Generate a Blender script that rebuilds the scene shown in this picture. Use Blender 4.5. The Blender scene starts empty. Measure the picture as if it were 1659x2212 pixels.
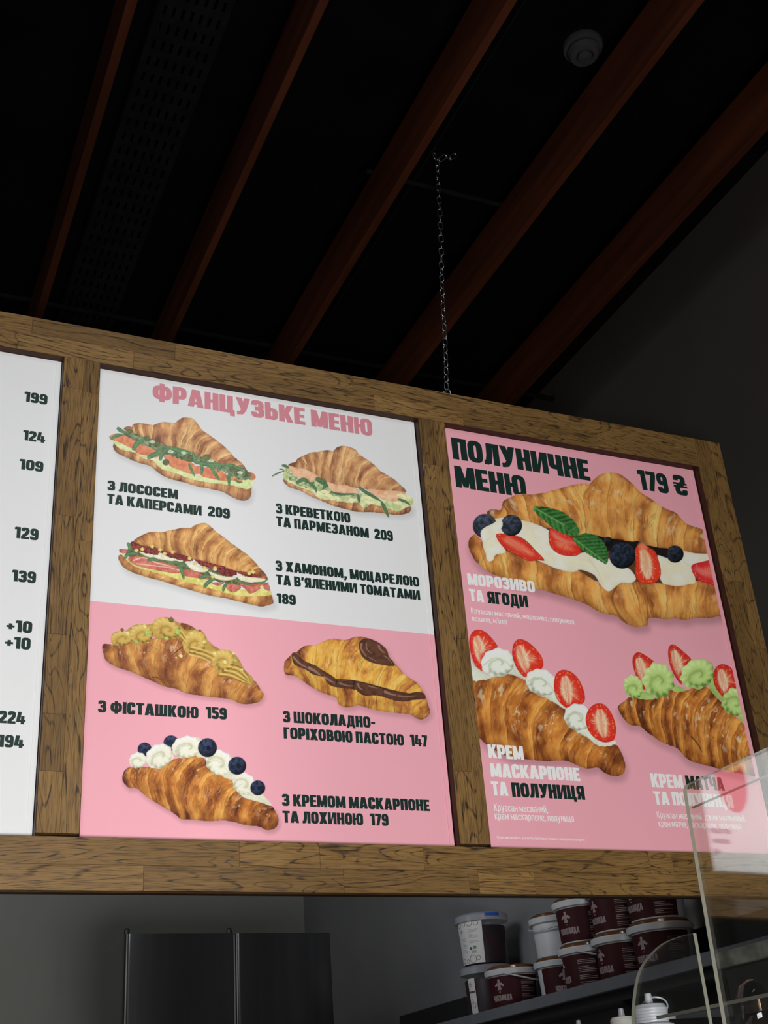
import bpy, bmesh, math, random
import numpy as np
from mathutils import Vector, Matrix

# ------------------------------------------------------------------ camera, world, lights, exposure
C = bpy.context.scene
EYE = 1.40                                  # camera height above the floor
M = np.array([[0.91524892, -0.39667563, -0.07048299],
              [0.12723032, 0.45056546, -0.8836307],
              [0.38227197, 0.79977447, 0.46284872]])      # rows: camera right, down, forward
FPX = 2637.137
cd = bpy.data.cameras.new('camera'); cam = bpy.data.objects.new('camera', cd); C.collection.objects.link(cam)
cd.sensor_fit = 'HORIZONTAL'; cd.sensor_width = 36.0; cd.lens = FPX*36.0/1659.0
cd.clip_start = 0.02; cd.clip_end = 60
mw = Matrix.Identity(4)
for i in range(3):
    mw[i][0] = M[0][i]; mw[i][1] = -M[1][i]; mw[i][2] = -M[2][i]
mw[2][3] = EYE
cam.matrix_world = mw
C.camera = cam

w = bpy.data.worlds.new('world'); C.world = w; w.use_nodes = True
w.node_tree.nodes['Background'].inputs[0].default_value = (0.75, 0.8, 1.0, 1)
w.node_tree.nodes['Background'].inputs[1].default_value = 0.012
C.view_settings.view_transform = 'Standard'; C.view_settings.look = 'None'
C.view_settings.exposure = 0.0; C.view_settings.gamma = 1.0
C.view_settings.use_curve_mapping = False

def area(name, loc, aim, sx, sy, power, col, spread=180):
    l = bpy.data.lights.new(name, 'AREA'); l.shape = 'RECTANGLE'; l.size = sx; l.size_y = sy
    l.energy = power; l.color = col; l.spread = math.radians(spread)
    o = bpy.data.objects.new(name, l); C.collection.objects.link(o)
    o.location = loc
    o.rotation_euler = (Vector(aim)-Vector(loc)).to_track_quat('-Z', 'Y').to_euler()
    return o
area('case_light', (0.50, -0.40, EYE-0.42), (1.2, 2.5, EYE+0.8), 1.1, 0.5, 59, (1.0, 0.985, 0.955), 150)
area('room_light', (-1.0, -3.2, EYE+1.9), (1.0, 2.5, EYE+0.9), 2.6, 0.6, 22, (0.93, 0.97, 1.0), 80)
area('track_light', (0.95, 0.55, EYE+2.6), (0.8, 2.5, EYE+1.5), 0.9, 0.25, 1.5, (0.93, 0.97, 1.0), 100)
area('right_wall_fill', (0.85, 3.4, EYE+1.3), (2.6, 4.9, EYE+0.35), 0.5, 0.5, 6, (0.93, 0.96, 1.0), 150)  # unseen fill added behind the board to brighten the right wall
area('left_board_fill', (-1.2, 0.9, EYE-0.2), (-1.1, 2.5, EYE+0.8), 0.7, 0.3, 9, (1.0, 1.0, 0.98), 55)  # unseen fill added to brighten the poster mirrored in the panel
area('back_wall_fill', (-0.75, 3.9, EYE+0.8), (1.6, 6.2, EYE+0.5), 0.9, 1.1, 5.5, (1.0, 0.98, 0.93), 180)  # unseen fill added for the back wall and the fridge edge streak
area('warm_lamp', (0.6, -1.4, EYE-0.1), (2.5, 1.6, EYE+1.3), 0.3, 0.3, 5, (1.0, 0.6, 0.4), 120)

# ------------------------------------------------------------------ helpers
def ray(x, y):
    return M.T @ np.array([(x-829.5)/FPX, (y-1106.0)/FPX, 1.0])
def onY(x, y, Y):
    d = ray(x, y); d = d*(Y/d[1]); return Vector((d[0], d[1], d[2]+EYE))
def onX(x, y, X):
    d = ray(x, y); d = d*(X/d[0]); return Vector((d[0], d[1], d[2]+EYE))
def onZ(x, y, Z):
    d = ray(x, y); d = d*((Z-EYE)/d[2]); return Vector((d[0], d[1], d[2]+EYE))
def lin1(c):
    c = c/255.0
    return c/12.92 if c <= 0.04045 else ((c+0.055)/1.055)**2.4
def lin(c): return tuple(lin1(v) for v in c)
def mat(name, col, rough=0.5, metal=0.0, spec=0.5, **kw):
    m = bpy.data.materials.new(name); m.use_nodes = True
    b = m.node_tree.nodes['Principled BSDF']
    b.inputs['Base Color'].default_value = (*col, 1); b.inputs['Roughness'].default_value = rough
    b.inputs['Metallic'].default_value = metal; b.inputs['Specular IOR Level'].default_value = spec
    for k, v in kw.items(): b.inputs[k.replace('_', ' ')].default_value = v
    return m
def nodes(m):
    nt = m.node_tree; return nt, nt.nodes, nt.links, nt.nodes['Principled BSDF']
def noise_mat(name, c1, c2, scale=8, rough=0.7, bump=0.0, metal=0.0, stretch=(1, 1, 1), detail=4, spec=0.5):
    m = mat(name, c1, rough, metal, spec); nt, N, L, b = nodes(m)
    tc = N.new('ShaderNodeTexCoord'); mp = N.new('ShaderNodeMapping'); mp.inputs['Scale'].default_value = stretch
    nz = N.new('ShaderNodeTexNoise'); nz.inputs['Scale'].default_value = scale; nz.inputs['Detail'].default_value = detail
    rp = N.new('ShaderNodeValToRGB'); rp.color_ramp.elements[0].position = .35; rp.color_ramp.elements[1].position = .65
    rp.color_ramp.elements[0].color = (*c1, 1); rp.color_ramp.elements[1].color = (*c2, 1)
    L.new(tc.outputs['Object'], mp.inputs['Vector']); L.new(mp.outputs[0], nz.inputs['Vector'])
    L.new(nz.outputs['Fac'], rp.inputs[0]); L.new(rp.outputs[0], b.inputs['Base Color'])
    if bump:
        bp = N.new('ShaderNodeBump'); bp.inputs['Strength'].default_value = bump; bp.inputs['Distance'].default_value = .002
        L.new(nz.outputs['Fac'], bp.inputs['Height']); L.new(bp.outputs[0], b.inputs['Normal'])
    return m
def tag(o, label=None, cat=None, group=None, kind=None):
    if label: o['label'] = label
    if cat: o['category'] = cat
    if group: o['group'] = group
    if kind: o['kind'] = kind
    return o
def empty(name, loc=(0, 0, 0)):
    o = bpy.data.objects.new(name, None); C.collection.objects.link(o); o.location = loc; o.empty_display_size = .05
    return o
def link(name, me, m=None, parent=None, loc=None):
    if m is not None and len(me.materials) == 0: me.materials.append(m)
    o = bpy.data.objects.new(name, me); C.collection.objects.link(o)
    if loc is not None: o.location = loc
    if parent is not None:
        o.parent = parent
        if loc is None:                       # geometry given in world coordinates
            p = parent; off = Vector((0, 0, 0))
            while p is not None: off += Vector(p.location); p = p.parent
            o.location = -off
    return o
def fin(bm, name, m=None, parent=None, loc=None, smooth=False):
    bmesh.ops.recalc_face_normals(bm, faces=bm.faces)
    me = bpy.data.meshes.new(name); bm.to_mesh(me); bm.free()
    if smooth:
        for p in me.polygons: p.use_smooth = True
        try: me.set_sharp_from_angle(angle=math.radians(38))
        except Exception: pass
    return link(name, me, m, parent, loc)
def box(bm, x0, y0, z0, x1, y1, z1, bev=0.0, seg=2):
    r = bmesh.ops.create_cube(bm, size=1.0)
    for v in r['verts']:
        v.co = Vector(((x0+x1)/2+v.co.x*(x1-x0), (y0+y1)/2+v.co.y*(y1-y0), (z0+z1)/2+v.co.z*(z1-z0)))
    if bev:
        es = list({e for v in r['verts'] for e in v.link_edges})
        bmesh.ops.bevel(bm, geom=es, offset=bev, segments=seg, profile=.5, affect='EDGES')
    return bm
def boxo(name, x0, y0, z0, x1, y1, z1, m, parent=None, bev=0.0, seg=2, smooth=False):
    bm = bmesh.new(); box(bm, min(x0, x1), min(y0, y1), min(z0, z1), max(x0, x1), max(y0, y1), max(z0, z1), bev, seg)
    return fin(bm, name, m, parent, smooth=smooth)
def lathe(bm, prof, n=40, c=(0, 0, 0), a0=0.0, a1=2*math.pi):
    full = abs(a1-a0-2*math.pi) < 1e-6; k = n if full else n+1
    rings = []
    for r, z in prof:
        rings.append([bm.verts.new((c[0]+r*math.cos(a0+(a1-a0)*i/n), c[1]+r*math.sin(a0+(a1-a0)*i/n), c[2]+z)) for i in range(k)])
    for a, b in zip(rings[:-1], rings[1:]):
        for i in range(n):
            j = (i+1) % k
            bm.faces.new((a[i], a[j], b[j], b[i]))
    if full:
        if prof[0][0] > 1e-5: bm.faces.new(rings[0])
        if prof[-1][0] > 1e-5: bm.faces.new(rings[-1])
    return bm
def tube(bm, pts, r, n=8, closed=False):
    pts = [Vector(p) for p in pts]; k = len(pts); rings = []; up = None
    for i, p in enumerate(pts):
        a = pts[(i-1) % k] if (closed or i > 0) else p; b = pts[(i+1) % k] if (closed or i < k-1) else p
        t = (b-a).normalized()
        if up is None: up = t.orthogonal().normalized()
        up = (up-t*up.dot(t)).normalized(); s = t.cross(up)
        rr = r[i] if isinstance(r, (list, tuple)) else r
        rings.append([bm.verts.new(p+(up*math.cos(2*math.pi*j/n)+s*math.sin(2*math.pi*j/n))*rr) for j in range(n)])
    for i in range(k if closed else k-1):
        a, b = rings[i], rings[(i+1) % k]
        for j in range(n): bm.faces.new((a[j], a[(j+1) % n], b[(j+1) % n], b[j]))
    if not closed: bm.faces.new(rings[0]); bm.faces.new(rings[-1])
    return bm

# ------------------------------------------------------------------ materials
def oak(name='stained_oak', dark=1.0):
    m = mat(name, (.2, .1, .04), .5, spec=.35); nt, N, L, b = nodes(m)
    tc = N.new('ShaderNodeTexCoord'); oi = N.new('ShaderNodeObjectInfo')
    mul = N.new('ShaderNodeVectorMath'); mul.operation = 'SCALE'; mul.inputs[0].default_value = (17, 31, 23)
    L.new(oi.outputs['Random'], mul.inputs['Scale'])
    add = N.new('ShaderNodeVectorMath'); add.operation = 'ADD'
    L.new(tc.outputs['Object'], add.inputs[0]); L.new(mul.outputs[0], add.inputs[1])
    def nz(scale, st, det=4, dist=0.0, rgh=.55):
        mp = N.new('ShaderNodeMapping'); mp.inputs['Scale'].default_value = st
        n = N.new('ShaderNodeTexNoise'); n.inputs['Scale'].default_value = scale; n.inputs['Detail'].default_value = det
        n.inputs['Distortion'].default_value = dist; n.inputs['Roughness'].default_value = rgh
        L.new(add.outputs[0], mp.inputs[0]); L.new(mp.outputs[0], n.inputs['Vector']); return n.outputs['Fac']
    def math_(op, a, b_=None, c_=None, clamp=False):
        n = N.new('ShaderNodeMath'); n.operation = op; n.use_clamp = clamp
        for i, v in enumerate((a, b_, c_)):
            if v is None: continue
            if isinstance(v, (int, float)): n.inputs[i].default_value = v
            else: L.new(v, n.inputs[i])
        return n.outputs[0]
    def ramp(f, p0, p1):
        return math_('MULTIPLY', math_('SUBTRACT', f, p0), 1/(p1-p0), clamp=True)
    # growth rings: contour lines of a slow field stretched along the board (local X)
    fld = nz(8, (.20, 1.3, 1.3), 2, .6)
    wob = nz(60, (.15, 1, 1), 3)
    ph = math_('ADD', math_('MULTIPLY', fld, 40.0), math_('MULTIPLY', wob, 1.0))
    tri = math_('PINGPONG', ph, 1.0)
    ring = ramp(tri, .74, .98)
    pore = nz(400, (.055, 1, 1), 2)
    pores = ramp(pore, .49, .63)
    fine = nz(190, (.05, 1, 1), 4)
    blot = nz(5, (.6, 1, 1), 3)
    ringp = math_('MULTIPLY', ring, math_('ADD', .5, math_('MULTIPLY', pores, .6)))
    dk = math_('ADD', math_('MULTIPLY', ringp, 1.0), math_('ADD', math_('MULTIPLY', pores, .46), math_('MULTIPLY', ramp(fine, .45, .7), .25)), clamp=True)
    r1 = N.new('ShaderNodeValToRGB'); e = r1.color_ramp.elements
    e[0].position = .3; e[1].position = .7
    e[0].color = (.178*dark, .097*dark, .028*dark, 1); e[1].color = (.25*dark, .142*dark, .046*dark, 1)
    L.new(blot, r1.inputs[0])
    tv = N.new('ShaderNodeMix'); tv.data_type = 'RGBA'; tv.blend_type = 'MULTIPLY'; tv.inputs[0].default_value = 1
    bri = math_('ADD', .80, math_('MULTIPLY', oi.outputs['Random'], .38))
    cmb = N.new('ShaderNodeCombineColor')
    for i in range(3): L.new(bri, cmb.inputs[i])
    L.new(r1.outputs[0], tv.inputs[6]); L.new(cmb.outputs[0], tv.inputs[7])
    mx = N.new('ShaderNodeMix'); mx.data_type = 'RGBA'
    L.new(dk, mx.inputs[0]); L.new(tv.outputs[2], mx.inputs[6]); mx.inputs[7].default_value = (.034*dark, .018*dark, .008*dark, 1)
    L.new(mx.outputs[2], b.inputs['Base Color'])
    bp = N.new('ShaderNodeBump'); bp.inputs['Strength'].default_value = .35; bp.inputs['Distance'].default_value = .0006; bp.invert = True
    L.new(dk, bp.inputs['Height']); L.new(bp.outputs[0], b.inputs['Normal'])
    return m
M_oak = oak()
M_reveal = noise_mat('dark_stained_reveal', (.035, .014, .008), (.05, .02, .011), 30, .45, spec=.15)
M_beam = noise_mat('red_brown_joist', (.055, .0150, .0060), (.032, .0085, .0036), 6, .8, .3, stretch=(3, .3, 3), spec=.06)
M_black = noise_mat('black_painted', (.0017, .0019, .0025), (.0026, .0028, .0034), 5, .9, spec=.02)
M_dark = noise_mat('black_painted_metal', (.0035, .0037, .0045), (.006, .006, .007), 20, .8, spec=.05)
M_wallgrey = noise_mat('grey_plaster', (.24, .245, .23), (.26, .262, .248), 3, .85, .05)
M_walldark = noise_mat('right_wall_dark_tone', (.040, .036, .032), (.046, .0415, .037), 2.5, .9, .08, spec=.1)
M_wallblue = noise_mat('right_wall_light_tone', (.20, .203, .212), (.225, .228, .235), 2.5, .9, .05)
M_floor = noise_mat('grey_floor', (.18, .17, .16), (.24, .23, .22), 3, .5)
M_steel = mat('zinc_steel', (.42, .43, .45), .3, 1.0)
M_shelf = noise_mat('dark_grey_steel', (.13, .138, .158), (.15, .158, .175), 14, .5, 0, .2)
M_under = mat('black_steel', (.02, .02, .021), .35, .3)

def plate_mat(name, col, rough=.38):
    return mat(name, col, rough, spec=.36)
WHITE = (.80, .81, .82); PINK = (.89, .415, .492)
M_white = plate_mat('poster_white', WHITE); M_pink = plate_mat('poster_pink', PINK)
M_ink = plate_mat('poster_dark_green_ink', (.010, .030, .025)); M_pinkink = plate_mat('poster_rose_ink', (.66, .25, .30))
M_wink = plate_mat('poster_white_ink', (.9, .9, .9))
def attr_mat(name, rough=.38):
    m = mat(name, (1, 1, 1), rough, spec=.36); nt, N, L, b = nodes(m)
    a = N.new('ShaderNodeAttribute'); a.attribute_name = 'print'; L.new(a.outputs['Color'], b.inputs['Base Color'])
    return m
M_print = attr_mat('printed_picture')
def clear(name, tint, rough=.0, ior=1.5, refl=1.0):
    m = bpy.data.materials.new(name); m.use_nodes = True; nt = m.node_tree; N = nt.nodes; L = nt.links; N.clear()
    out = N.new('ShaderNodeOutputMaterial'); tr = N.new('ShaderNodeBsdfTransparent'); gl = N.new('ShaderNodeBsdfGlossy')
    mx = N.new('ShaderNodeMixShader'); ge = N.new('ShaderNodeNewGeometry')
    dt = N.new('ShaderNodeVectorMath'); dt.operation = 'DOT_PRODUCT'; L.new(ge.outputs['Incoming'], dt.inputs[0]); L.new(ge.outputs['Normal'], dt.inputs[1])
    def m2(op, a, b=None, clamp=False):
        n = N.new('ShaderNodeMath'); n.operation = op; n.use_clamp = clamp
        for i, v in enumerate((a, b)):
            if v is None: continue
            if isinstance(v, (int, float)): n.inputs[i].default_value = v
            else: L.new(v, n.inputs[i])
        return n
    f0 = ((ior-1)/(ior+1))**2                 # reflectance from the angle, the same from both sides of the sheet
    p5 = m2('POWER', m2('SUBTRACT', 1.0, m2('ABSOLUTE', dt.outputs['Value']).outputs[0], True).outputs[0], 5.0)
    fr = m2('ADD', m2('MULTIPLY', p5.outputs[0], 1-f0).outputs[0], f0, True)
    tr.inputs[0].default_value = (*tint, 1); gl.inputs['Roughness'].default_value = rough; gl.inputs[0].default_value = (refl,)*3+(1,)
    L.new(fr.outputs[0], mx.inputs[0]); L.new(tr.outputs[0], mx.inputs[1]); L.new(gl.outputs[0], mx.inputs[2]); L.new(mx.outputs[0], out.inputs[0])
    return m
M_acryl = clear('clear_acrylic', (.95, .96, .95), 0.02, 2.0)
M_edge = mat('polished_acrylic_edge', (.17, .165, .135), .3, spec=.6, Transmission_Weight=.25)
M_glass = clear('clear_glass', (.75, .78, .8), 0.0, 1.6)

# ------------------------------------------------------------------ room shell
def struct(o): o['kind'] = 'structure'; return o
XW, YB, ZC = 2.52, 6.74, EYE+2.80
struct(boxo('floor', -4, -5, -.1, XW+.1, YB+.1, 0, M_floor))
struct(boxo('ceiling', -4, -5, ZC, XW+.1, YB+.1, ZC+.1, M_black))
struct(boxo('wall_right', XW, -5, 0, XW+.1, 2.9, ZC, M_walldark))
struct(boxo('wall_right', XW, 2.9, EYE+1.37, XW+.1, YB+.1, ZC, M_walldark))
struct(boxo('wall_right', XW, 2.9, 0, XW+.1, YB+.1, EYE+1.37, M_wallblue))  # right wall in two tones: lighter here, darker nearer and higher up
struct(boxo('wall_back', -4, YB, 0, XW, YB+.1, ZC, M_wallgrey))
struct(boxo('wall_left', -4.1, -5, 0, -4, YB+.1, ZC, M_wallgrey))

# ceiling joists
ZB = EYE+2.50; HB = .176
xs = [(-.478, .026), (-.038, .026), (.402, .0245), (.839, .0225), (1.276, .024), (1.727, .021), (2.172, .026)]
bl = ['thin red-brown ceiling joist off the left edge of the board', 'red-brown ceiling joist beyond the left side of the frame',
      'leftmost visible red-brown ceiling joist, beside the perforated cable tray',
      'red-brown ceiling joist between the cable tray and the joist the chain hangs near',
      'red-brown ceiling joist just left of the hanging chain, with a thin cable beside it',
      'red-brown ceiling joist that passes behind the hanging chain, beside the round detector',
      'red-brown ceiling joist nearest the charcoal right wall']
for (x, wd), lb in zip(xs, bl):
    if x < .3: continue
    o = boxo('ceiling_joist', x, -2.2, ZB, x+wd, YB-.05, ZB+HB, M_beam, bev=.0015, seg=1)
    tag(o, lb, 'beam', 'red-brown joists under the black ceiling', 'thing')
# battens that carry the joists from the ceiling
for y in (-1.9, 6.3):
    o = boxo('ceiling_batten', -1.0, y, ZB+HB, XW-.02, y+.06, ZC, M_black)
    tag(o, 'black batten above the joists, %s' % ('nearer the viewer' if y < 3 else 'deeper in the room'), 'beam', kind='thing')

# perforated cable tray
def cable_tray(x0, x1, z):
    t = empty('cable_tray', ((x0+x1)/2, 1.0, z)); tag(t, 'black perforated cable tray between the two leftmost joists', 'cable tray')
    y0, y1 = -1.0, 6.0; bm = bmesh.new()
    cols = 7; pitch = .06; wcol = (x1-x0)/cols; n = int((y1-y0)/pitch)
    for i in range(cols+1):                      # longitudinal webs
        xx = x0+i*wcol; box(bm, xx-.008, y0, z, xx+.008, y1, z+.002)
    fin(bm, 'slotted_web', M_dark, t)
    bm = bmesh.new()
    for k in range(n): box(bm, x0, y0+k*pitch, z+.0003, x1, y0+k*pitch+.026, z+.0023)
    o = fin(bm, 'cross_web', M_dark, t); o['kind'] = 'stuff'
    for xx in (x0-.01, x1+.008): boxo('side_rail', xx, y0, z, xx+.002, y1, z+.05, M_dark, t)
cable_tray(.525, .695, EYE+2.72)

def cable(name, pts, r, lb):
    bm = bmesh.new(); tube(bm, pts, r, 6); return tag(fin(bm, name, M_dark, smooth=True), lb, 'cable')
cable('ceiling_cable', [(1.44, -1, EYE+2.745), (1.443, 1.5, EYE+2.74), (1.45, 3, EYE+2.745), (1.44, 6, EYE+2.74)], .003,
      'thin black cable running beside the joist left of the chain')
cable('hanging_wire', [tuple(onZ(347, -40, EYE+2.72)), tuple(onZ(345, 20, EYE+2.6)), tuple(onZ(341, 67, EYE+2.5))], .0022,
      'thin wire end dangling by the cable tray at the top')
def pipe(y, z, r, lb):
    bm = bmesh.new(); tube(bm, [(-1.5, y, z), (XW-.01, y, z)], r, 10); return tag(fin(bm, 'ceiling_pipe', M_dark, smooth=True), lb, 'pipe', kind='thing')
pipe(3.55, EYE+2.700, .010, 'thin black pipe crossing behind the top rail, lower of the pair')
pipe(3.78, EYE+2.698, .013, 'thin black pipe crossing behind the top rail, upper of the pair')
bm = bmesh.new(); tube(bm, [(1.26, 2.57, EYE+2.687), (1.76, 2.57, EYE+2.687)], .009, 10)
tag(fin(bm, 'spreader_bar', M_dark, smooth=True), 'short black bar lying across two joists that the chain is looped around', 'bar')

# smoke detector
p = onZ(1265, 132, EYE+2.735)
d = empty('smoke_detector', (p.x, p.y, ZC)); tag(d, 'small round smoke detector on the black ceiling left of a joist', 'detector')
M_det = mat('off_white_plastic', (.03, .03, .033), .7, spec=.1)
bm = bmesh.new(); lathe(bm, [(.058, 0), (.060, -.006), (.056, -.018), (.03, -.02), (.001, -.02)], 32); fin(bm, 'base', M_det, d, (0, 0, 0), True)
bm = bmesh.new(); lathe(bm, [(.046, -.02), (.048, -.03), (.04, -.044), (.026, -.046), (.024, -.036), (.020, -.036), (.019, -.048), (.001, -.052)], 32)
fin(bm, 'sensor_head', M_det, d, (0, 0, 0), True)

# ------------------------------------------------------------------ menu board frame
YF = 2.5; YP = 2.525; TH = .062
ZT, ZTI, ZBI, ZBO = EYE+1.8540, EYE+1.7555, EYE+.6025, EYE+.497
frame = empty('menu_board_frame', (.9, YF, ZBO))
tag(frame, 'stained oak frame of glued staves holding the row of menu posters', 'frame')
rnd = random.Random(4)
def stave(name, parent, x0, x1, z0, z1, vertical=False, front=YF, proud=0.0):
    g = .00018; L_ = (z1-z0 if vertical else x1-x0)-2*g; W_ = (x1-x0 if vertical else z1-z0)-2*g
    bm = bmesh.new(); box(bm, -L_/2, 0, -W_/2, L_/2, .022, W_/2, .0004, 1)
    o = fin(bm, name, M_oak, parent, (0, 0, 0))
    off = Vector((0, 0, 0)); p = parent
    while p is not None: off += Vector(p.location); p = p.parent
    o.location = Vector(((x0+x1)/2, front-proud, (z0+z1)/2))-off
    if vertical: o.rotation_euler = (0, -math.pi/2, 0)
    return o
def row(parent, z0, z1, cuts, x0, x1):
    c = [x0]+sorted(cuts)+[x1]
    for a, b in zip(c[:-1], c[1:]): stave('stave', parent, a, b, z0, z1, proud=rnd.uniform(0, .0004))
def pxX(px, py): return onY(px, py, YF).x
XL, XR = -1.53, 2.354
XR0 = 2.2545                                   # where the right post covers the rails
top = boxo('top_rail', XL, YF+.021, ZTI, XR0-.0005, YF+TH, ZT, M_reveal, frame)
row(top, (ZT+ZTI)/2, ZT, [-.7, -.15, pxX(69, 715), pxX(378, 770), pxX(760, 800), 1.62, 2.02], XL, XR0-.0005)
row(top, ZTI, (ZT+ZTI)/2, [-1.0, -.4, pxX(39, 725), pxX(289, 770), pxX(807, 850), 1.46, 1.9], XL, XR0-.0005)
bot = boxo('bottom_rail', XL, YF+.021, ZBO+.004, 2.6-.1, YF+TH, ZBI, M_reveal, frame)
XBR = 2.49
ZM = (ZBI+ZBO)/2-.002
row(bot, ZM, ZBI, [-.8, -.1, pxX(517, 1845), pxX(691, 1850), pxX(916, 1855), pxX(1403, 1860), 1.9], XL, XBR)
row(bot, ZBO, ZM, [-.9, -.3, pxX(310, 1890), pxX(742, 1890), pxX(1012, 1890), pxX(1033, 1890), pxX(1153, 1890), 2.1], XL, XBR)
def post(x0, x1, z0, z1, cutsL, cutsR, split=.55, bare=False):
    p = boxo('post', x0, YF+.021, z0, x1, YF+TH, z1, M_reveal, frame)
    xm = x0+(x1-x0)*split
    for xa, xb, cuts in ((x0, xm, cutsL), (xm, x1, cutsR)):
        c = [z0]+sorted(cuts)+[z1]
        for a, b in zip(c[:-1], c[1:]): stave('stave', p, xa, xb, a, b, True, proud=rnd.uniform(-.0008, -.0002))
    return p
def pz(px, py): return onY(px, py, YF).z
post(.3740, .4605, ZBI+.006, ZTI, [pz(178, 841), pz(160, 1116), pz(130, 1370), pz(112, 1541), pz(100, 1665)], [pz(200, 849), pz(185, 1168)])
post(1.3215, 1.4005, ZBI+.006, ZTI, [pz(930, 1003), pz(1000, 1666)], [pz(968, 1110), pz(998, 1379)], .62)
post(-.565, -.4875, ZBI+.006, ZTI, [EYE+1.2], [EYE+1.0, EYE+1.5])
post(-1.53, -1.45, ZBI+.006, ZTI, [EYE+1.3], [EYE+.9])
post(XR0, XR, ZBO+.0005+.105, ZT, [pz(1560, 1080), pz(1590, 1256)], [pz(1590, 1150), pz(1640, 1400)], .6)
for a, b in ((-.4875, .3740), (.4605, 1.3215), (1.4005, XR0)):
    e_ = .0011; y0_, y1_ = YF+.0035, YP-.0035
    ln = empty('inner_lining', ((a+b)/2, YF, ZBI)); ln.parent = frame; ln.location = Vector(((a+b)/2, YF, ZBI))-frame.location
    boxo('lining_strip', a, y0_, ZTI-e_, b, y1_, ZTI-.0001, M_reveal, ln); boxo('lining_strip', a+.0001, y0_, ZBI, a+e_, y1_, ZTI-e_, M_reveal, ln)
    boxo('lining_strip', b-e_, y0_, ZBI, b-.0001, y1_, ZTI-e_, M_reveal, ln)
boxo('back_panel', XL, YF+TH+.001, ZBO+.02, XR, YF+TH+.008, ZT-.02, M_reveal, frame)

# ------------------------------------------------------------------ lettering
W = .225; HW = W/2
def _strip(pts, w, closed=False, r=.0):
    P = [Vector((a, b)) for a, b in pts]; n = len(P); Q = []
    for i, p in enumerate(P):
        if not closed and i in (0, n-1): Q.append(p); continue
        a, b = P[(i-1) % n], P[(i+1) % n]
        la, lb = (a-p).length, (b-p).length; rr = min(r, la*.49, lb*.49)
        if rr < 1e-4: Q.append(p); continue
        A = p+(a-p)/la*rr; B = p+(b-p)/lb*rr
        for k in range(5):
            t = k/4; Q.append(A*(1-t)**2+p*2*t*(1-t)+B*t*t)
    m = len(Q); L_, R_ = [], []
    for i in range(m):
        a = Q[(i-1) % m] if (closed or i > 0) else Q[i]; b = Q[(i+1) % m] if (closed or i < m-1) else Q[i]
        d1 = (Q[i]-a); d2 = (b-Q[i])
        d1 = d1.normalized() if d1.length > 1e-6 else d2.normalized(); d2 = d2.normalized() if d2.length > 1e-6 else d1
        n1 = Vector((-d1.y, d1.x)); n2 = Vector((-d2.y, d2.x)); nn = (n1+n2)
        nn = nn/max(nn.length_squared, .5)*2
        L_.append(Q[i]+nn*w/2); R_.append(Q[i]-nn*w/2)
    out = []
    for i in range(m if closed else m-1):
        j = (i+1) % m; out.append([L_[i], L_[j], R_[j], R_[i]])
    return out
def S(*p, r=.16, w=W): return _strip(p, w, False, r)
def O(x0, y0, x1, y1, r=.2, w=W): return _strip([(x0+w/2, y0+w/2), (x1-w/2, y0+w/2), (x1-w/2, y1-w/2), (x0+w/2, y1-w/2)], w, True, r)
def R(x0, y0, x1, y1): return [[(x0, y0), (x1, y0), (x1, y1), (x0, y1)]]
def P(*p): return [list(p)]
T_, B_ = 1-HW*.92, HW*.92
G = {}
def g(ch, w, *parts): G[ch] = (w, [q for p in parts for q in p])
h = .19
g('А', .70, P((0, 0), (.2, 1), (.35, 1), (.35, .74), (.235, 0)), P((.70, 0), (.5, 1), (.35, 1), (.35, .74), (.465, 0)), R(.24, .15, .46, .31))
g('Б', .6, R(0, 0, W, 1), R(0, 1-h, .54, 1), S((W*.5, .53), (.49, .53), (.49, B_), (W*.5, B_), w=h))
g('В', .62, R(0, 0, W, 1), S((.1, T_), (.485, T_), (.485, .52), (.1, .52), w=h+.01), S((.1, .5), (.505, .5), (.505, B_), (.1, B_), w=h+.02))
g('Г', .47, R(0, 0, W, 1), R(0, 1-h, .47, 1))
g('Д', .72, R(.46-.03, .12, .64, 1), R(.16, 1-h, .6, 1), P((.16, 1), (.30, 1), (.30, .5), (.27, .12), (.06, .12), (.13, .5)), R(0, 0, .72, .17), R(0, -.16, .17, .1), R(.55, -.16, .72, .1))
g('Е', .5, R(0, 0, W, 1), R(0, 1-h, .5, 1), R(0, 0, .5, h), R(0, .41, .46, .41+h-.01))
g('Ж', .9, R(.35, 0, .55, 1), P((0, 1), (.22, 1), (.4, .52), (.22, .5)), P((0, 0), (.22, 0), (.4, .5), (.22, .52)), P((.9, 1), (.68, 1), (.5, .52), (.68, .5)), P((.9, 0), (.68, 0), (.5, .5), (.68, .52)))
g('З', .58, S((HW, .7), (HW, T_), (.455, T_), (.455, .515), (.18, .515), w=W-.01), S((.18, .505), (.47, .505), (.47, B_), (HW, B_), (HW, .30)))
g('И', .72, R(0, 0, W-.01, 1), R(.72-W+.01, 0, .72, 1), P((.18, 0), (.27, 0), (.54, 1), (.45, 1)))
g('І', .235, R(0, 0, .235, 1))
g('К', .66, R(0, 0, W, 1), P((.19, .44), (.41, 1), (.655, 1), (.42, .50)), P((.19, .62), (.42, .56), (.665, 0), (.41, 0)))
g('Л', .66, R(.66-W, 0, .66, 1), R(.17, 1-h, .6, 1), P((.14, 1), (.36, 1), (.345, .42), (.27, .06), (.12, -.01), (0, -.01), (0, .2), (.07, .21), (.12, .45)))
g('М', .82, R(0, 0, .205, 1), R(.615, 0, .82, 1), P((0, 1), (.24, 1), (.49, .04), (.33, .04), (.18, .6)), P((.82, 1), (.58, 1), (.33, .04), (.49, .04), (.64, .6)))
g('Н', .61, R(0, 0, W, 1), R(.61-W, 0, .61, 1), R(.1, .41, .5, .6))
g('О', .62, O(0, -.01, .62, 1.01, .24, .22))
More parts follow.
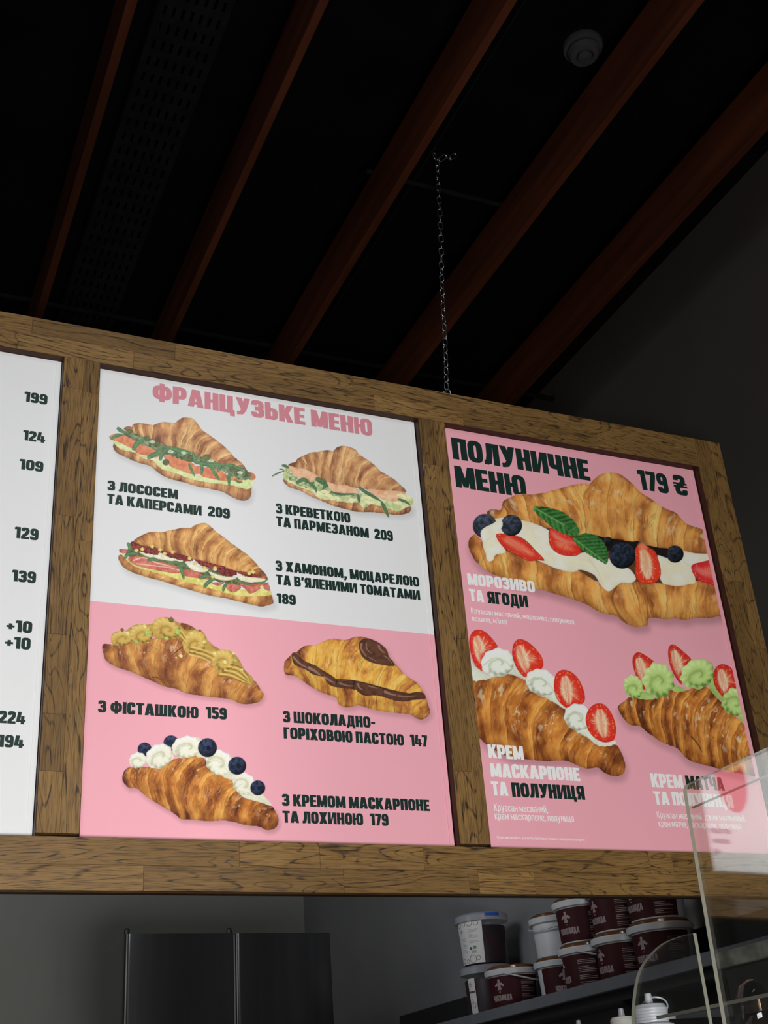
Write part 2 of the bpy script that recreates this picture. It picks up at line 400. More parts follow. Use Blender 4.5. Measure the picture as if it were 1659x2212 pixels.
g('П', .61, R(0, 0, W, 1), R(.61-W, 0, .61, 1), R(.1, 1-h, .5, 1))
g('Р', .6, R(0, 0, W, 1), S((.1, T_), (.485, T_), (.485, .40), (.1, .40), w=h+.02))
g('С', .58, S((.58-HW, .63), (.58-HW, T_+.01), (HW, T_+.01), (HW, B_-.01), (.58-HW, B_-.01), (.58-HW, .37), r=.2))
g('Т', .58, R(.29-HW, 0, .29+HW, 1), R(0, 1-h, .58, 1))
g('У', .66, P((0, 1), (.24, 1), (.42, .42), (.25, .33)), P((.42, 1), (.66, 1), (.46, .28), (.30, .04), (.06, -.01), (.06, .19), (.2, .2), (.27, .33)))
g('Ф', .84, O(0, .10, .84, .90, .24, .21), R(.325, -.03, .515, 1.03))
g('Х', .68, P((0, 1), (.26, 1), (.68, 0), (.42, 0)), P((.42, 1), (.68, 1), (.26, 0), (0, 0)))
g('Ц', .68, R(0, 0, W, 1), R(.37, 0, .37+W, 1), R(0, 0, .66, h), R(.50, -.17, .68, .15))
g('Ч', .6, R(.6-W, 0, .6, 1), S((HW, 1), (HW, .40), (.5, .40), r=.14))
g('Ш', .92, R(0, 0, .215, 1), R(.352, 0, .568, 1), R(.705, 0, .92, 1), R(0, 0, .9, h))
g('Ь', .59, R(0, 0, W, 1), S((.1, .58), (.475, .58), (.475, B_), (.1, B_), w=h+.02))
g('Ю', .90, R(0, 0, .19, 1), R(.1, .41, .40, .6), O(.33, -.01, .90, 1.01, .22, .2))
g('Я', .61, R(.61-W, 0, .61, 1), S((.5, T_), (.12, T_), (.12, .43), (.5, .43), w=h+.02), P((0, 0), (.24, 0), (.38, .5), (.16, .45)))
g('0', .6, O(0, -.01, .6, 1.01, .24, .215))
g('1', .40, R(.165, 0, .40, 1), P((0, .93), (0, .76), (.2, .78), (.3, 1), (.1, 1)))
g('2', .58, S((HW, .68), (HW, T_), (.465, T_), (.465, .56), (HW+.01, .22), (HW+.01, B_), r=.15), R(0, 0, .58, h+.01))
G['3'] = G['З']
g('4', .66, P((.10, 1), (.33, 1), (.235, .32), (0, .32)), R(0, .17, .66, .34), R(.35, 0, .56, .66))
g('5', .58, R(.03, .5, W+.02, 1), R(.03, 1-h, .54, 1), S((.12, .57), (.465, .57), (.465, B_), (HW, B_), (HW, .28)))
g('6', .59, O(0, -.01, .59, .62, .2, .205), S((HW, .3), (HW, T_), (.48, T_), (.48, .72)))
g('7', .52, R(0, 1-h, .52, 1), P((.28, 1), (.52, 1), (.52, .8), (.30, 0), (.06, 0), (.28, .8)))
g('8', .60, O(0, -.01, .60, .57, .18, .20), O(.015, .45, .585, 1.01, .17, .195))
g('9', .59, O(0, .38, .59, 1.01, .2, .205), S((.48, .7), (.48, B_), (HW, B_), (HW, .28)))
g('+', .5, R(0, .36, .5, .54), R(.16, .2, .34, .7))
g('-', .32, R(0, .36, .32, .55))
g(',', .24, P((.03, .22), (.24, .22), (.24, .05), (.12, -.2), (0, -.2), (.05, 0)))
g("'", .2, P((.02, 1), (.22, 1), (.13, .66), (.0, .66)))
g('₴', .66, S((.13, .72), (.13, T_), (.50, T_), (.50, .62), (.16, .4), (.16, B_), (.53, B_), (.53, .28), r=.14, w=.2), R(0, .52, .66, .62), R(0, .38, .66, .48))
BOLD = .032
def text_polys(s, gap=.045):
    x = 0; out = []
    for ch in s:
        if ch == ' ': x += .26; continue
        wd, ps = G[ch]
        for dx in (0, BOLD*2):                  # second, shifted copy makes the strokes heavier
            out += [[(q[0]+x+dx, q[1]) for q in p] for p in ps]
        x += wd+gap+BOLD*2
    return out, x-gap
def poly_mesh(name, polys, fn, m, parent):
    vs, fs = [], []
    for n_, p in enumerate(polys):              # each stroke a hair in front of the last, so none coincide
        k = len(vs); d_ = (n_ % 83)*.000003
        for q in p:
            v = fn(q[0], q[1]); vs.append((v[0], v[1]-d_, v[2]))
        fs.append(list(range(k, k+len(p))))
    me = bpy.data.meshes.new(name); me.from_pydata(vs, [], fs); me.update()
    return link(name, me, m, parent)
def line(parent, s, L0, R0, top, m, Y, name='lettering'):
    """a printed line: baseline from pixel L0 to R0 on the poster plane, cap top at pixel top"""
    A, B_, T0 = onY(*L0, YP), onY(*R0, YP), onY(*top, YP)
    z = (A.z+B_.z)/2; hgt = T0.z-A.z if True else 0; polys, wd = text_polys(s)
    sx = (B_.x-A.x)/wd
    return poly_mesh(name, polys, lambda a, b: (A.x+a*sx, Y, z+b*hgt), m, parent)
LG = {}; t_ = .105; X1 = .72
def l(ch, w, *parts): LG[ch] = (w, [q for p in parts for q in p])
def s_(*p, r=.13): return _strip(p, t_, False, r)
def o_(x0, y0, x1, y1, r=.15): return O(x0, y0, x1, y1, r, t_)
XT = X1-t_/2; h2 = t_/2
l('К', .43, R(0, 0, t_, 1), s_((.08, .46), (.38, 1.0)), s_((.13, .52), (.39, 0)))
l('а', .38, s_((.03, .56), (.03+h2, XT), (.32, XT), (.32, 0)), s_((.32, .41), (h2, .41), (h2, h2), (.32, h2)))
l('в', .38, R(0, 0, t_, X1), s_((.05, XT), (.31, XT), (.31, .38), (.05, .38)), s_((.05, .37), (.33, .37), (.33, h2), (.05, h2)))
l('д', .46, s_((.03, -.16), (.03, h2), (.43, h2), (.43, -.16), r=.01), s_((.10, h2), (.15, XT), (.36, XT), (.36, h2), r=.02))
l('е', .38, s_((.33, .16), (.31, h2), (h2, h2), (h2, XT), (.32, XT), (.32, .35), (h2, .35)))
l('ж', .58, R(.24, 0, .24+t_, X1), s_((.03, X1), (.24, .37), (.03, 0), r=.02), s_((.55, X1), (.34, .37), (.55, 0), r=.02))
l('з', .35, s_((h2, .56), (h2, XT), (.28, XT), (.28, .38), (.12, .38)), s_((.12, .37), (.30, .37), (.30, h2), (h2, h2), (h2, .17)))
l('и', .39, R(0, 0, t_, X1), R(.39-t_, 0, .39, X1), s_((.07, .06), (.32, .66)))
l('й', .39, R(0, 0, t_, X1), R(.39-t_, 0, .39, X1), s_((.07, .06), (.32, .66)), s_((.10, .95), (.12, .84), (.27, .84), (.29, .95), r=.05))
l('і', .12, R(0, 0, t_, X1), R(0, .85, t_, .97))
l('к', .37, R(0, 0, t_, X1), s_((.06, .33), (.33, X1)), s_((.12, .38), (.34, 0)))
l('л', .40, s_((0, h2), (.08, h2), (.13, XT), (.40-h2, XT), (.40-h2, 0), r=.06))
l('м', .50, R(0, 0, t_, X1), R(.50-t_, 0, .50, X1), s_((.05, .68), (.25, .12), (.45, .68), r=.02))
l('н', .38, R(0, 0, t_, X1), R(.38-t_, 0, .38, X1), R(.05, .33, .33, .33+t_))
l('о', .38, o_(0, 0, .38, X1))
l('п', .38, R(0, 0, t_, X1), R(.38-t_, 0, .38, X1), R(.05, X1-t_, .33, X1))
l('р', .38, R(0, -.22, t_, X1), s_((.05, XT), (.38-h2, XT), (.38-h2, h2), (.05, h2)))
l('с', .36, s_((.31, .54), (.31, XT), (h2, XT), (h2, h2), (.31, h2), (.31, .18)))
l('т', .36, R(.18-h2, 0, .18+h2, X1), R(0, X1-t_, .36, X1))
l('у', .39, s_((.04, X1), (.20, .08)), s_((.35, X1), (.19, -.02), (.13, -.17), (.02, -.17), r=.08))
l('ф', .52, R(.26-h2, -.22, .26+h2, .95), o_(0, 0, .52, X1))
l('х', .38, s_((.04, X1), (.34, 0)), s_((.34, X1), (.04, 0)))
l('ц', .44, R(0, 0, t_, X1), R(.38-t_, 0, .38, X1), R(0, 0, .43, t_), R(.34, -.15, .44, .05))
l('ч', .36, R(.36-t_, 0, .36, X1), s_((h2, X1), (h2, .30), (.33, .30)))
l('ь', .37, R(0, 0, t_, X1), s_((.05, .42), (.32, .42), (.32, h2), (.05, h2)))
l('ю', .55, R(0, 0, t_, X1), R(.05, .33, .22, .33+t_), o_(.19, 0, .55, X1))
l('я', .37, R(.37-t_, 0, .37, X1), s_((.34, XT), (h2, XT), (h2, .32), (.34, .32)), s_((.05, .0), (.17, .33)))
l(',', .12, s_((.08, .1), (.02, -.14)))
l("'", .12, R(.01, .72, t_, 1))
def small(parent, s, L0, R0, cap, m, Y):
    A, B_ = onY(*L0, YP), onY(*R0, YP); x = 0; polys = []
    for chh in s:
        if chh == ' ': x += .20; continue
        wd, ps = LG[chh]; polys += [[(q[0]+x, q[1]) for q in p] for p in ps]; x += wd+.085
    sx = (B_.x-A.x)/(x-.085); z = (A.z+B_.z)/2
    return poly_mesh('small_lettering', polys, lambda a, b: (A.x+a*sx, Y, z+b*cap), m, parent)

# ------------------------------------------------------------------ posters
def poster(x0, x1, zs, m_top, m_bot, label, name='menu_poster', lip=True):
    z0, z1 = ZBI+.0005, ZTI-.001
    p = empty(name, ((x0+x1)/2, YP, z0)); tag(p, label, 'poster')
    if zs is None: boxo('printed_sheet', x0, YP, z0, x1, YP+.012, z1, m_top, p)
    else:
        boxo('printed_sheet', x0, YP, zs, x1, YP+.012, z1, m_top, p)
        boxo('printed_sheet', x0, YP, z0, x1, YP+.012, zs, m_bot, p)
    if lip:
        for a, b in ((x0, x0+.0025), (x1-.012, x1-.0095)):
            for (za, zb, mm) in (((zs, z1, m_top), (z0, zs, m_bot)) if zs is not None else ((z0, z1, m_top),)):
                boxo('edge_bead', a if a < x0+.01 else a, YP-.0015, za, b, YP, zb, mm, p)
    boxo('sheet_carrier', x0+.004, YP+.0121, z0+.004, x1-.004, YP+.03, z1-.004, M_reveal, p)
    return p
YT = YP-.00010; YC = YP-.00040; YU = YP-.00045
zs = (onY(197, 1302, YP).z+onY(943, 1368, YP).z)/2
left = poster(-.4845, .3715, None, M_white, None, 'white menu poster with a column of dark green prices at its right edge')
mid = poster(.4625, 1.3185, zs, M_white, M_pink, 'menu poster half white half pink with six croissants and a rose heading')
right = poster(1.4025, 2.2500, None, M_pink, None, 'all pink strawberry menu poster with a huge filled croissant')
for s, a, b, t in (('199', (51.8, 867), (101.8, 874.7), (51.3, 845)), ('124', (48.9, 949.8), (97.2, 957.9), (47, 927.5)),
                   ('109', (41, 1013.5), (93, 1019.4), (40, 991)), ('129', (30.6, 1161.8), (82.4, 1167.6), (29.4, 1137)),
                   ('139', (24.7, 1255.9), (77, 1260), (23, 1230.5)), ('+10', (13, 1364), (68.8, 1367.6), (12, 1338.5)),
                   ('+10', (10, 1400), (65.3, 1404), (9, 1374)), ('224', (-4, 1561.8), (54.7, 1564.7), (-3, 1535)),
                   ('194', (-6, 1613), (51.2, 1616.5), (-6, 1586))):
    line(left, s, a, b, t, M_ink, YT)
for s, a, b, t, m in (('ФРАНЦУЗЬКЕ МЕНЮ', (329, 865), (805, 942), (327, 827), M_pinkink),
        ('З ЛОСОСЕМ', (231.8, 1059), (384.5, 1078), (231.8, 1038.4), M_ink), ('ТА КАПЕРСАМИ', (231, 1089), (435.5, 1113), (231, 1067.5), M_ink),
        ('209', (449.5, 1115.5), (496.6, 1120), (449, 1094), M_ink),
        ('З КРЕВЕТКОЮ', (596.2, 1109.4), (757, 1128.9), (596.2, 1088.2), M_ink), ('ТА ПАРМЕЗАНОМ', (597, 1137), (797.2, 1161.8), (597, 1115.7), M_ink),
        ('209', (809.4, 1163.8), (849.4, 1169.4), (809, 1142), M_ink),
        ('З ХАМОНОМ, МОЦАРЕЛОЮ', (595.4, 1232.7), (906, 1267.6), (595.4, 1211), M_ink),
        ("ТА В'ЯЛЕНИМИ ТОМАТАМИ", (597, 1263), (908, 1296), (597, 1241.5), M_ink), ('189', (598, 1303.5), (639.2, 1306.8), (598, 1282), M_ink),
        ('З ФІСТАШКОЮ', (211.2, 1540), (428.5, 1550.9), (211.2, 1514.3), M_ink), ('159', (444.5, 1552.2), (490, 1554.4), (444, 1527), M_ink),
        ('З ШОКОЛАДНО-', (611.6, 1561.5), (810.6, 1571.5), (611, 1537), M_ink), ('ГОРІХОВОЮ ПАСТОЮ', (613, 1595.8), (873, 1610.3), (612.5, 1571), M_ink),
        ('147', (886.8, 1611.2), (924.2, 1613.3), (886, 1586.5), M_ink),
        ('З КРЕМОМ МАСКАРПОНЕ', (609.5, 1740.5), (928.7, 1752.5), (609.5, 1714.9), M_ink), ('ТА ЛОХИНОЮ', (610.7, 1777.6), (785, 1782), (610.5, 1752), M_ink),
        ('179', (800, 1782.7), (839.8, 1784.5), (799.5, 1757), M_ink)):
    line(mid, s, a, b, t, m, YU)
for s, a, b, t, m, Y in (('ПОЛУНИЧНЕ', (978.8, 991.6), (1276.3, 1038.4), (974, 945), M_ink, YT), ('МЕНЮ', (985.6, 1052), (1139, 1075), (981, 1005.5), M_ink, YT),
        ('179', (1383, 1058), (1446.3, 1065.8), (1373, 1014.8), M_ink, YT), ('₴', (1459, 1068), (1488.5, 1072.5), (1450, 1024), M_ink, YT),
        ('МОРОЗИВО', (1010.9, 1262.9), (1156.5, 1280.6), (1007.5, 1237.6), M_wink, YU), ('ТА', (1015, 1297.5), (1046.3, 1301.7), (1011, 1271.3), M_wink, YU),
        ('ЯГОДИ', (1053.9, 1303), (1141.7, 1312.2), (1050, 1277), M_ink, YU),
        ('КРЕМ', (1055.7, 1637), (1132.3, 1642), (1051.6, 1607), M_wink, YU), ('МАСКАРПОНЕ', (1060.6, 1677), (1254.3, 1689), (1057, 1647.2), M_wink, YU),
        ('ТА', (1063, 1717.6), (1098.7, 1719.7), (1059.8, 1687), M_wink, YU), ('ПОЛУНИЦЯ', (1106.9, 1721), (1264.5, 1728.3), (1103, 1690), M_ink, YU),
        ('КРЕМ', (1408.6, 1700.5), (1477.3, 1703.3), (1403.7, 1670.6), M_wink, YU), ('МАТЧА', (1484.3, 1704.5), (1566.2, 1708.6), (1479, 1675), M_ink, YU),
        ('ТА ПОЛУНИЦЯ', (1414.7, 1737.3), (1585.8, 1745.5), (1410.6, 1708.5), M_wink, YU)):
    line(right, s, a, b, t, m, Y)
for s, a, b, cap in (('Круасан масляний, морозиво, полуниця,', (1018, 1325.3), (1243, 1348), .0155), ("лохина, м'ята", (1018.9, 1341), (1095.3, 1349.4), .0155),
        ('Круасан масляний,', (1068, 1751.6), (1183.8, 1756.5), .0185), ('крем маскарпоне, полуниця', (1069.2, 1768.8), (1240.3, 1777), .0185),
        ('Круасани позують для фото, при подачі начинку складено всередину', (1074, 1811), (1263.3, 1817), .0065),
        ('Круасан масляний, джем малиновий,', (1420, 1766), (1612, 1776), .0175), ('крем матча, маскарпоне, полуниця', (1423.3, 1784.4), (1602, 1792.6), .0175)):
    small(right, s, a, b, cap, M_wink, YU)
# ------------------------------------------------------------------ printed pictures (flat print on the posters)
def _h(ix, iy, seed):
    v = (ix.astype(np.int64)*374761393+iy.astype(np.int64)*668265263+seed*974634777) & 0xffffffff
    v = ((v ^ (v >> 13))*1274126177) & 0xffffffff
    return ((v ^ (v >> 16)) & 0xffffff)/16777215.0
def noise(x, y, seed=0):
    ix = np.floor(x); iy = np.floor(y); fx = x-ix; fy = y-iy
    fx = fx*fx*(3-2*fx); fy = fy*fy*(3-2*fy)
    a = _h(ix, iy, seed); b = _h(ix+1, iy, seed); c = _h(ix, iy+1, seed); d = _h(ix+1, iy+1, seed)
    return (a*(1-fx)+b*fx)*(1-fy)+(c*(1-fx)+d*fx)*fy
def fbm(x, y, seed=0, o=3):
    s = 0; am = .5; t = 0
    for k in range(o): s = s+am*noise(x, y, seed+k*7); t += am; x = x*2.03+5; y = y*2.03+9; am *= .5
    return s/t
def sst(a, b, x):
    t = np.clip((x-a)/(b-a), 0, 1); return t*t*(3-2*t)
def smooth_pts(p, closed=True, k=4):
    p = np.array(p, float); n = len(p); out = []
    for i in range(n if closed else n-1):
        if closed: a, b, c, d = p[i-1], p[i], p[(i+1) % n], p[(i+2) % n]
        else: a, b, c, d = p[max(i-1, 0)], p[i], p[i+1], p[min(i+2, n-1)]
        for j in range(k):
            t = j/k; out.append(.5*((2*b)+(-a+c)*t+(2*a-5*b+4*c-d)*t*t+(-a+3*b-3*c+d)*t**3))
    if not closed: out.append(p[-1])
    return np.array(out)
def segdist(x, y, a, b):
    d = b-a; L2 = max(d@d, 1e-9); t = np.clip(((x-a[0])*d[0]+(y-a[1])*d[1])/L2, 0, 1)
    return (x-a[0]-t*d[0])**2+(y-a[1]-t*d[1])**2, t
def sdf(x, y, poly):
    """signed distance, positive inside"""
    D = np.full(x.shape, 1e18); ins = np.zeros(x.shape, bool); n = len(poly)
    for i in range(n):
        a, b = poly[i], poly[(i+1) % n]
        d, _ = segdist(x, y, a, b); D = np.minimum(D, d)
        if a[1] != b[1]:
            c = ((a[1] > y) != (b[1] > y)) & (x < (b[0]-a[0])*(y-a[1])/(b[1]-a[1])+a[0]); ins ^= c
    D = np.sqrt(D); return np.where(ins, D, -D)

class Print:
    def __init__(s, org, bb, par, bg, light, clipx=None, step=.00105, name='printed_croissant'):
        """org = (ox, oy, scale) of the tracing frame; bb = its bounds in tracing units"""
        s.o = org; s.par = par; s.light = light; s.name = name
        cs = [onY(*s.px(x, y), YP) for x in (bb[0], bb[2]) for y in (bb[1], bb[3])]
        x0, x1 = min(c.x for c in cs), max(c.x for c in cs); z0, z1 = min(c.z for c in cs), max(c.z for c in cs)
        if clipx: x0, x1 = max(x0, clipx[0]), min(x1, clipx[1])
        s.nx, s.nz = int((x1-x0)/step)+1, int((z1-z0)/step)+1
        X, Z = np.meshgrid(np.linspace(x0, x1, s.nx), np.linspace(z0, z1, s.nz))
        s.X, s.Z = X.ravel(), Z.ravel()
        c = M @ np.stack([s.X, np.full(s.X.shape, YP), s.Z-EYE])
        s.x = ((c[0]/c[2]*FPX+829.5)-org[0])*org[2]; s.y = ((c[1]/c[2]*FPX+1106)-org[1])*org[2]
        s.u = org[2]                      # tracing units per photo pixel
        s.rgb = bg(s.X, s.Z); s.a = np.zeros(s.x.shape)
    def px(s, x, y): return s.o[0]+x/s.o[2], s.o[1]+y/s.o[2]
    def sel(s, pts, pad):
        p = np.array(pts); return np.nonzero((s.x > p[:, 0].min()-pad) & (s.x < p[:, 0].max()+pad) & (s.y > p[:, 1].min()-pad) & (s.y < p[:, 1].max()+pad))[0]
    def ink(s, c):                        # photo colour -> print colour
        c = np.asarray(c, float)/255.0; c = np.where(c <= .04045, c/12.92, ((c+.055)/1.055)**2.4)
        return np.clip(c/np.array(s.light), .004, .93)
    def put(s, i, cov, col):
        cov = np.clip(cov, 0, 1); s.rgb[i] = s.rgb[i]*(1-cov[:, None])+col*cov[:, None]; s.a[i] = np.maximum(s.a[i], cov)
    def cover(s, d): return np.clip(d/(s.u*.9)+.5, 0, 1)
    def shadow(s, pts, dx, dy, soft, k):
        p = smooth_pts(pts, k=2)+np.array([dx, dy]); i = s.sel(p, soft); d = sdf(s.x[i], s.y[i], p)
        v = sst(-soft, soft*.6, d)*k; s.rgb[i] *= (1-v)[:, None]; s.a[i] = np.maximum(s.a[i], np.where(v > .012, 1, 0))
    def poly(s, pts, col, dark=None, nz=0.0, ns=12, rim=0.0, rimw=6, seed=1, sm=True, wob=0.0, ragged=10):
        p = smooth_pts(pts, k=3) if sm else np.array(pts, float)
        i = s.sel(p, 14); x, y = s.x[i], s.y[i]; d = sdf(x, y, p)
        if wob: d = d+(noise(x/ragged, y/ragged, seed+50)-.5)*2*wob
        base = s.ink(col)[None, :]
        if dark is not None:
            t = np.clip((fbm(x/ns, y/ns, seed)-.5)*2.2*nz+.5*min(1, nz), 0, 1)[:, None]; base = base*(1-t)+s.ink(dark)[None, :]*t
        else: base = base*(1+(fbm(x/ns, y/ns, seed)-.5)*nz)[:, None]
        base = base*(1-rim*np.exp(-np.maximum(d, 0)/rimw))[:, None]
        s.put(i, s.cover(d), np.clip(base, .003, .95)); return p
    def stroke(s, pts, w0, w1, col, soft=1.0, op=1.0, nz=0.0):
        p = smooth_pts(pts, False, 4); i = s.sel(p, max(w0, w1)+6); x, y = s.x[i], s.y[i]
        D = np.full(x.shape, 1e18); T = np.zeros(x.shape); n = len(p)-1
        for k in range(n):
            d, t = segdist(x, y, p[k], p[k+1]); b = d < D; D = np.where(b, d, D); T = np.where(b, (k+t)/n, T)
        ww = (w0+(w1-w0)*T)/2; c = np.clip((ww-np.sqrt(D))/(s.u*soft)+.5, 0, 1)*op
        base = s.ink(col)[None, :]*(1+(noise(x/6, y/6, 3)-.5)*nz)[:, None]
        s.put(i, c, base)
    def leaf(s, pts, w, col=(95, 135, 85), vein=(135, 165, 115)):
        q = smooth_pts(pts, False, 4); n = len(q); prof = np.sin(np.linspace(.12, 1, n)*math.pi*.97)**.7*w/2
        t = np.gradient(q, axis=0); t /= np.maximum(np.linalg.norm(t, axis=1), 1e-6)[:, None]; nn = np.stack([-t[:, 1], t[:, 0]], 1)
        s.poly(np.concatenate([q+nn*prof[:, None], (q-nn*prof[:, None])[::-1]]), col, tuple(int(v*.74) for v in col), .7, 14, .2, 4, sm=False)
        s.stroke(pts, w*.12, w*.06, vein, op=.6)
    def body(s, out, ribs, pal, ang, seed, gloss=0.3, shade=.25, contrast=1.0, fs=1.0, tops=None):
        p = smooth_pts(out, k=4); i = s.sel(p, 8); x, y = s.x[i], s.y[i]
        u = s.u*fs; wob = (noise(x/(7*u*.6), y/(7*u*.6), seed+3)-.5)*1.6*u*.7
        d = sdf(x, y, p)+wob
        ca, sa = math.cos(math.radians(ang)), math.sin(math.radians(ang))
        S_ = x*ca+y*sa; Q = -x*sa+y*ca
        pr = np.array([[a*ca+b*sa, -a*sa+b*ca] for a, b in p])
        # top and bottom of the outline for each s
        sb = np.linspace(pr[:, 0].min(), pr[:, 0].max(), 60); tq = np.full(60, np.nan); bq = np.full(60, np.nan)
        dense = np.concatenate([np.linspace(pr[k], pr[(k+1) % len(pr)], 12) for k in range(len(pr))])
        bi = np.clip(np.round((dense[:, 0]-sb[0])/(sb[1]-sb[0])).astype(int), 0, 59)
        for k in range(60):
            m_ = bi == k
            if m_.any(): tq[k] = dense[m_, 1].min(); bq[k] = dense[m_, 1].max()
        ok = ~np.isnan(tq); tq = np.interp(sb, sb[ok], tq[ok]); bq = np.interp(sb, sb[ok], bq[ok])
        T = np.interp(S_, sb, tq); Bt = np.interp(S_, sb, bq); qn = np.clip((Q-T)/np.maximum(Bt-T, 1), 0, 1)
        lines = []
        if len(ribs) > 11: ribs = ribs[::2]      # broad folds
        for r_ in ribs:
            r2 = smooth_pts(r_, False, 4); rr = np.array([[a*ca+b*sa, -a*sa+b*ca] for a, b in r2]); o = np.argsort(rr[:, 1])
            rs, rq = rr[o, 0], rr[o, 1]; v = np.interp(Q, rq, rs)
            if len(rs) > 1:                       # carry on along the end slopes
                sl0 = (rs[min(3, len(rs)-1)]-rs[0])/max(rq[min(3, len(rs)-1)]-rq[0], 1); sl1 = (rs[-1]-rs[-min(4, len(rs))])/max(rq[-1]-rq[-min(4, len(rs))], 1)
                v = v+np.where(Q < rq[0], (Q-rq[0])*np.clip(sl0, -1.5, 1.5), 0)+np.where(Q > rq[-1], (Q-rq[-1])*np.clip(sl1, -1.5, 1.5), 0)
            lines.append(v)
        jit = (fbm(Q/(16*u), S_/(40*u), seed+9)-.5)*7*u
        Ls = [np.full(x.shape, sb[0]-12*u)]+[v+jit for v in lines]+[np.full(x.shape, sb[-1]+12*u)]
        for k in range(1, len(Ls)): Ls[k] = np.maximum(Ls[k], Ls[k-1]+1.5*u)
        lo = Ls[0].copy(); hi = Ls[-1].copy(); idx = np.zeros(x.shape)
        for k in range(1, len(Ls)-1):
            m_ = S_ > Ls[k]; lo = np.where(m_, Ls[k], lo); idx += m_
        for k in range(len(Ls)-2, 0, -1): hi = np.where(S_ <= Ls[k], Ls[k], hi)
        wd = np.maximum(hi-lo, 1); uu = np.clip((S_-lo)/wd, 0, 1); s1 = (S_-lo)/u
        warp = (fbm(s1/9, Q/u/20, seed+21)-.5)*9
        fl = noise((s1+warp)/2.3, Q/u/26+idx*7.3, seed+31)          # fine layers that run along the fold
        fl2 = noise((s1+warp*1.6)/5.5, Q/u/34+idx*3.1, seed+41)
        bl = .55*fbm(s1/13+idx*5, Q/u/34, seed+51, 3)+.45*fbm(x/u/17, y/u/17, seed+52, 3); pit = fbm(x/u/3.2, y/u/4.5, seed+61, 2)
        crest = np.exp(-((uu-.38)/.27)**2); fr_ = _h(idx, idx*0+seed, 5)
        mod = .5+1.0*noise(x/u/18, y/u/18, seed+91)
        t = .36+crest*(.14+.26*fr_)+(fl-.5)*.26*mod+(fl2-.5)*.22*mod+(bl-.5)*1.2+(pit-.5)*.26-.15*sst(.7, .95, uu)
        t = t+.22*np.exp(-np.maximum(d, 0)/(3.2*u))+shade*(qn-.5)*.5*0
        t = .5+(t-.5)*contrast
        ends = np.exp(-(S_-sb[0])/(22*u))+np.exp(-(sb[-1]-S_)/(22*u)); t = t+.34*ends*(.5+noise(x/u/8, y/u/8, seed+95))
        thr = sst(.60, .80, noise((s1+warp)/1.55, Q/u/15+idx*5, seed+97))*sst(.35, .7, noise(x/u/20, y/u/20, seed+98))
        lth = sst(.66, .84, noise((s1+warp)/1.9+40, Q/u/18+idx*5, seed+99))
        crease = np.exp(-(s1/1.7)**2)*.30*(idx > 0)*sst(.25, .6, noise(Q/u/16, idx*9, seed+71)+.35)
        t = np.clip(t, 0, 1.15)
        A, Bc, Cc, Dk = [s.ink(c)[None, :] for c in pal]; t_ = t[:, None]
        col = np.where(t_ < .4, A+(Bc-A)*(t_/.4), np.where(t_ < .75, Bc+(Cc-Bc)*((t_-.4)/.35), Cc+(Dk-Cc)*np.clip((t_-.75)/.35, 0, 1)))
        lum = 1.06-shade*sst(.45, 1, qn)-.12*np.exp(-np.maximum(d, 0)/(2.2*u)); lum *= 1-crease; lum *= (1-.30*thr)*(1+.16*lth); lum *= 1+(pit-.5)*.22+(fl-.5)*.16
        col = col*lum[:, None]
        if gloss:
            sp = sst(.60, .74, fbm((s1+warp)/4.2, Q/u/9+idx*3, seed+81, 3))*np.exp(-((uu-.42)/.3)**2)*np.exp(-((qn-.33)/.3)**2)*gloss
            col = col*(1-sp[:, None])+s.ink((245, 205, 170))[None, :]*sp[:, None]
        s.put(i, s.cover(d), np.clip(col, .004, .93)); return p
    def rosette(s, cx, cy, rx, ry, ang, base, dark, light, turns=2.6, ph=0.0, seed=1, rag=.05, off=(.12, .1)):
        R_ = max(rx, ry)+8; i = np.nonzero((abs(s.x-cx) < R_) & (abs(s.y-cy) < R_))[0]; x, y = s.x[i]-cx, s.y[i]-cy
        ca, sa = math.cos(math.radians(ang)), math.sin(math.radians(ang)); a = (x*ca+y*sa)/rx; b = (-x*sa+y*ca)/ry
        th = np.arctan2(b, a); rho = np.hypot(a, b); edge = 1+rag*np.sin(th*9+seed)+rag*.8*(noise(th*5+20, th*0, seed)-.5)*2
        d = (edge-rho)*min(rx, ry)
        a2, b2 = a-off[0]*(1-rho), b-off[1]*(1-rho); th2 = np.arctan2(b2, a2); r2 = np.hypot(a2, b2)
        v = np.sin(2*math.pi*(r2**.85*turns*.5+th2/(2*math.pi))+ph+(noise(x/20, y/20, seed)-.5)*.8)
        lum = .5+.5*(-b*.6-a*.25)
        B_, D_, L_ = s.ink(base)[None, :], s.ink(dark)[None, :], s.ink(light)[None, :]
        t = np.clip(.56+v*.2+(lum-.5)*.75+.14*np.cos(th*13+rho*4)*sst(.45, .85, rho), 0, 1)[:, None]
        col = np.where(t < .5, D_+(B_-D_)*sst(0, .5, t), B_+(L_-B_)*((t-.5)*2))
        cr = np.exp(-((v+.95)/.07)**2)*.25*(r2 > .1)
        col = col*(1-cr)[:, None]*(1-.22*np.exp(-np.maximum(d, 0)/(1.6*s.u)))[:, None]
        s.put(i, s.cover(d), np.clip(col, .004, .93))
    def blueberry(s, cx, cy, r, ang=-20, seed=1, crown=True, tint=(38, 47, 70)):
        i = np.nonzero((abs(s.x-cx) < r+6) & (abs(s.y-cy) < r+6))[0]; x, y = (s.x[i]-cx)/r, (s.y[i]-cy)/r; rho = np.hypot(x, y)
        nz = np.sqrt(np.clip(1-rho**2, 0, 1)); lum = np.clip(.25+.75*(nz*.45-y*.55-x*.35), 0, 1)
        n = fbm(s.x[i]/s.u/5, s.y[i]/s.u/5, seed)
        col = s.ink(tint)[None, :]*(.22+1.25*lum*(.35+1.5*sst(.3, .75, n)))[:, None]
